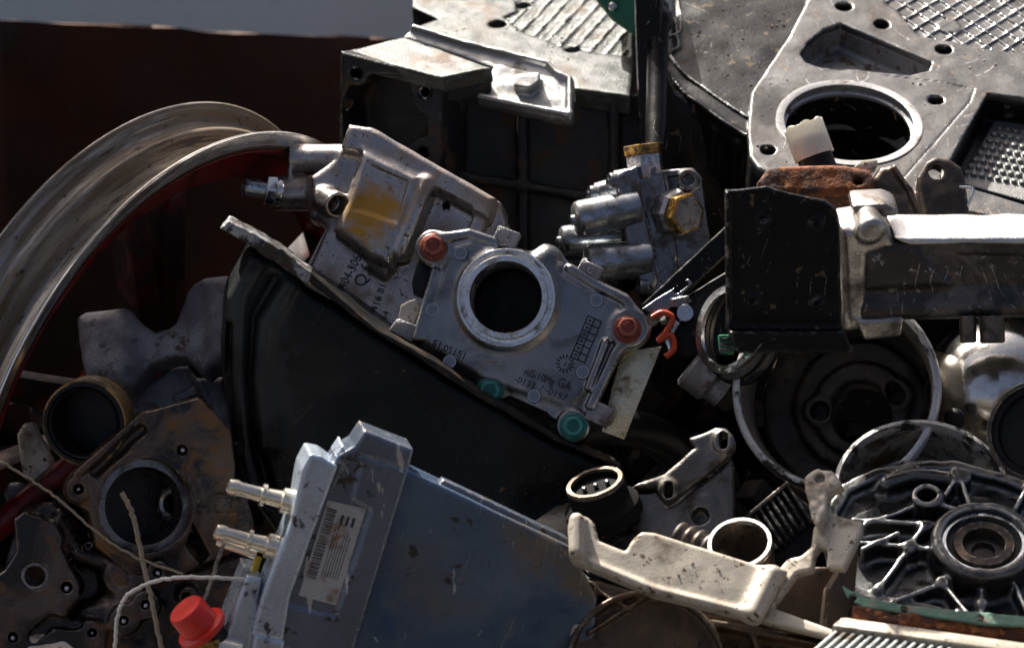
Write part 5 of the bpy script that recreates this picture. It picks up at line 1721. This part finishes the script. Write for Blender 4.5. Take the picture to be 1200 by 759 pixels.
# ------------------------------------------------------------------ blue control module
def module():
    F = Fr(440, 640, 140, (0.17, -0.20, 0.965))
    t = thing('control_module', 'blue tinted steel control module with nozzles and paper label', 'control module', F)
    blue = [(470, 547), (478, 550), (668, 641), (700, 700), (694, 790), (398, 790)]
    v = Vol(F, blue, -46, 6, 1.3)
    v.add(v.ext(v.poly(blue), -26, 0, 2))
    v.rough(.2, 40)
    v.put('case', m_blue, t)
    put('seam_lip', prism([F.uv(*a) for a in [(515, 571), (522, 565), (668, 634), (664, 643)]], -16, -7, 'seam_lip', .8), m_bluecap, t, F)
    cap = [(414, 520), (426, 502), (484, 524), (477, 551), (404, 790), (300, 790), (330, 690), (366, 570), (396, 530)]
    v = Vol(F, cap, -46, 12, 1.1)
    v.add(v.ext(v.poly(cap), -24, 6, 2))
    v.cut(v.ext(v.poly([(390, 572), (404, 536), (422, 540), (412, 582), (434, 594), (392, 720), (330, 704), (368, 572)]), 4.5, 20, .5), .8)
    v.cut(v.ext(v.path([(421, 530), (478, 548)], .7), 4.8, 20), .5)
    v.rough(.2, 20)
    v.put('end_cap', m_bluecap, t)
    bar = [(340, 602), (352, 545), (361, 527), (376, 530), (394, 543), (362, 630), (338, 700), (330, 748), (292, 738), (306, 690)]
    v = Vol(F, bar, -46, 14, 1.1)
    v.add(v.ext(v.poly(bar), -22, 9, 2.5))
    v.add(v.ext(v.poly([(392, 532), (402, 518), (414, 517), (420, 524), (400, 545)]), -20, 4, 2), 1)
    v.rough(.3, 20)
    v.put('side_bar', m_bluebar, t)
    v = Vol(F, [(250, 665), (335, 790)], -46, 10, 1.2)
    v.add(v.ext(v.poly([(289, 672), (306, 675), (300, 720), (330, 742), (332, 790), (256, 790), (262, 745)]), -40, 4, 2))
    v.add(v.ext(v.poly([(296, 735), (332, 745), (330, 790), (286, 790)]), -30, 10, 3), 1)
    v.put('lower_block', m_bluebar, t)
    R = F.mm(1)
    # hose nozzles
    for p1, p2 in (((340, 588, 145), (267, 569, 150)), ((322, 641, 145), (252, 622, 150))):
        f, L = between(p1, p2)
        q = 9 * R
        put('nozzle', lathe([(0, -2), (q * 1.7, -2), (q * 1.7, 5), (q * 1.2, 6), (q * 1.05, L * .38), (q * 1.5, L * .40), (q * 1.5, L * .46), (q * 1.0, L * .48), (q * .95, L * .8), (q * 1.15, L * .86), (q * 1.0, L - .5), (q * .7, L), (q * .6, L - 4), (0, L - 4)], 28, closed=False, sharp=40), m_nozzle, t, f)
    f, L = between((300, 650, 140), (254, 634, 142))
    put('nozzle', lathe([(0, 0), (5 * R, 0), (5 * R, L - 1), (4 * R, L), (0, L)], 20, closed=False), m_nozzle, t, f)
    # label with bar code
    lab = [(384, 586), (429, 596), (394, 709), (350, 697)]
    P = [F.uv(a[0], a[1], 5) for a in lab]
    lb = put('label', prism(P, 4.4, 5.0, 'label', 0), m_label, t, F)
    lb['label'] = 'stained white paper label with bar code'
    a, ux, uy = P[3], P[2] - P[3], P[0] - P[3]
    Q = lambda u, v_: a + ux * u + uy * v_
    strips = []
    y = 0.20
    r2 = random.Random(3)
    while y < 0.93:
        h = r2.choice((.006, .010, .016))
        strips.append(prism([Q(.05, y), Q(.30, y), Q(.30, y + h), Q(.05, y + h)], 5.0, 5.08, 's'))
        y += h + r2.choice((.007, .012))
    for k in range(7):
        y0, y1 = .25, .25 + r2.uniform(.3, .6)
        x = .40 + k * .07
        strips.append(prism([Q(x, y0), Q(x + .02, y0), Q(x + .02, y1), Q(x, y1)], 5.0, 5.08, 's'))
    for k in range(3):
        strips.append(prism([Q(.45 + k * .15, .80), Q(.52 + k * .15, .80), Q(.52 + k * .15, .90), Q(.45 + k * .15, .90)], 5.0, 5.08, 's'))
    put('print', join('print', *strips), m_ink, lb, F)
    # yellow lead
    put('yellow_lead', sweep([wpt(303, 652, 138), wpt(299, 664, 138), wpt(296, 676, 138)], 2.2, 8), m_yellow, t, M=Matrix.Identity(4))
m_yellow = M('yellow_plastic', (0.6, 0.42, 0.02), 0, 0.45, 0.1, 0.1, 40, (400, .05))
module()

def red_cap():
    f, L = between((248, 738, 150), (213, 716, 158))
    f = Fr(236, 735, 150, (-0.55, 0.72, 0.42))
    t = thing('dust_cap', 'red plastic dust cap on a brass fitting beside the control module', 'cap', f)
    R = f.mm(1)
    put('cap_shell', lathe([(0, 17), (21 * R, 17), (23 * R, 15.5), (24 * R, 2), (31 * R, 1), (32 * R, -1), (31 * R, -2.4), (21 * R, -2.4), (21 * R, 10), (0, 10)], 56, closed=False, sharp=40), m_redcap, t, f)
    put('black_collar', lathe([(0, -3), (22 * R, -3), (22 * R, -12), (0, -12)], 40, closed=False), m_blackrub, t, f)
    g, l = between((224, 752, 150), (275, 765, 146))
    put('brass_nut', prism(hexpts(12, 6, .3), 0, 16, 'brass_nut', 1.2), m_brass, t, g)
    put('collar', lathe([(0, 16), (9, 16), (9, 30), (0, 30)], 28, closed=False), m_nozzle, t, g)
red_cap()


# ------------------------------------------------------------------ cords and small bits
def cord(name, pts, r, mat, label, taper=False):
    P = [p + rng.normal(size=3) * 0.28 for p in spline([wpt(*p) for p in pts], 10)]
    r = r * 0.78
    o = put(name, sweep(P, r, 10), mat)
    tag(o, label, 'cord')
cord('thin_cord', [(-20, 528, 90), (20, 552, 88), (62, 580, 86), (100, 612, 84), (130, 636, 80), (165, 655, 78), (215, 672, 74)], 1.1, m_wire, 'thin beige cord slanting across the oily engine cover')
cord('stiff_cord', [(143, 577, 110), (152, 594, 110), (160, 622, 110), (168, 660, 110), (178, 705, 112), (190, 765, 116)], 2.0, m_wire, 'stiff beige cord standing up before the bore of engine cover')
cord('curved_cord', [(300, 679, 146), (262, 677, 150), (215, 676, 152), (180, 681, 150), (150, 697, 148), (138, 722, 146), (134, 770, 146)], 1.5, m_wirewhite, 'pale curved cord bending down from the control module')
cord('short_stick', [(262, 636, 146), (254, 660, 128), (244, 690, 112), (238, 706, 104)], 1.6, m_lever, 'short grey rod reaching from lower nozzle to red cap')

def small_bits():
    F = Fr(42, 530, 15, (-0.1, .1, .95))
    for nm, pts, lb, cat in (('alloy_fragment', [(19, 508), (26, 496), (37, 492), (46, 510), (60, 536), (62, 556), (44, 572), (26, 560)], 'pale alloy fragment between red spoke and brass bushing', 'fragment'),
                        ('steel_shard', [(3, 578), (10, 565), (22, 564), (34, 584), (24, 606), (10, 600)], 'small dull steel shard between red spokes and cord', 'shard')):
        v = Vol(F, pts, -16, 4, 1.1)
        v.add(v.ext(v.poly(pts), -14, 0, 4))
        v.rough(.5, 9)
        o = v.put(nm, m_lever if nm == 'steel_shard' else m_bracket)
        tag(o, lb, cat)
    G = Fr(60, 752, 80, (0, .5, .86))
    v = Vol(G, [(28, 736), (95, 790)], -22, 4, 1.1)
    v.add(v.ext(v.poly([(31, 744), (42, 740), (66, 741), (86, 757), (92, 790), (28, 790)]), -20, 0, 2))
    v.rough(.3, 8)
    o = v.put('pale_block', m_bracket)
    tag(o, 'pale chipped alloy block at the foot of the crankcase', 'block')
    for k, (nm, pts, near) in enumerate((('red_spoke_tube', [(-20, 632, 20), (0, 614, 22), (45, 578, 24), (92, 540, 26)], 0),)):
        o = put(nm, sweep(spline([wpt(*p) for p in pts], 6), 9.0, 14), m_redpaint)  # separate tube standing in for a wheel spoke
        tag(o, 'dark red painted tube standing for a spoke below the brass bushing', 'tube')
small_bits()

def loose_hose():
    o = put('rubber_hose', sweep(spline([wpt(600, 566, -30), wpt(640, 530, -20), (wpt(680, 508, -24)), wpt(724, 500, -40), wpt(770, 512, -70), wpt(800, 540, -100)], 8), 13, 16), m_blackrub)
    tag(o, 'black rubber hose in the dark gap under the pump cover', 'hose')
loose_hose()


def grit():
    """Crumbs of rust, paint and swarf lying on the flat tops."""
    r3 = random.Random(11)
    spots = [(Fr(600, 90, -210, (-0.05, 0.86, 0.50)), 0.1, 40, lambda x, y: 500 < x < 730 and 24 + (x - 500) * .1 < y < 45 + (x - 500) * .24),
             (Fr(1000, 150, -120, (0.03, 0.78, 0.62)), 0.1, 36, lambda x, y: 885 < x < 1190 and 30 < y < 190 and (x - 995) ** 2 / 95 ** 2 + (y - 144) ** 2 / 60 ** 2 > 1 and not (930 < x < 1095 and 25 < y < 90) and x > 960 - y * .75 and not (x > 1090 and y > 95)),
             (Fr(1000, 150, -120, (0.03, 0.78, 0.62)), -15.8, 60, lambda x, y: 800 < x < 935 and 5 < y < 110 and y < 60 + (x - 790) * .6 and x < 935 - y * .5),
             (Fr(790, 660, 150, (-0.05, 0.42, 0.90)), 0.0, 5, lambda x, y: 750 < x < 870 and 640 + (x - 750) * .3 < y < 672 + (x - 750) * .3)]
    vs, fs = [], []
    for F, w, n, ok in spots:
        k = 0
        while k < n:
            x, y = r3.uniform(490, 1200), r3.uniform(0, 720)
            if not ok(x, y):
                continue
            k += 1
            p = F.uv(x, y, w)
            rad = r3.choice((.3, .4, .5, .6, .9))
            b0 = len(vs)
            m = 5
            a0 = r3.uniform(0, 6)
            for z, sc in ((-.5, 1.0), (rad * .7, .55)):
                for i in range(m):
                    a = a0 + 2 * math.pi * i / m
                    q = rad * sc * r3.uniform(.7, 1.3)
                    vs.append(cam2w(F.o + F.u * (p[0] + q * math.cos(a) * 1.4) + F.v * (p[1] + q * math.sin(a)) + F.n * (w + z)))
            fs.append(tuple(b0 + m + i for i in range(m)))
            for i in range(m):
                fs.append((b0 + i, b0 + (i + 1) % m, b0 + m + (i + 1) % m, b0 + m + i))
    o = put('grit', new_mesh('grit', vs, fs, 30), m_grit)
    tag(o, 'crumbs of rust and swarf lying on the flat metal tops', 'grit', kind='stuff')
m_grit = M('rust_crumbs', (0.32, 0.22, 0.14), 0.1, 0.8, 0.1, 0.4, 60, None, [((0.4, 0.38, 0.35), 0.3, 0.6, 30, 0.55, 0.6), ((0.05, 0.03, 0.02), 0, 0.8, 40, 0.5, 0.55)])
grit()
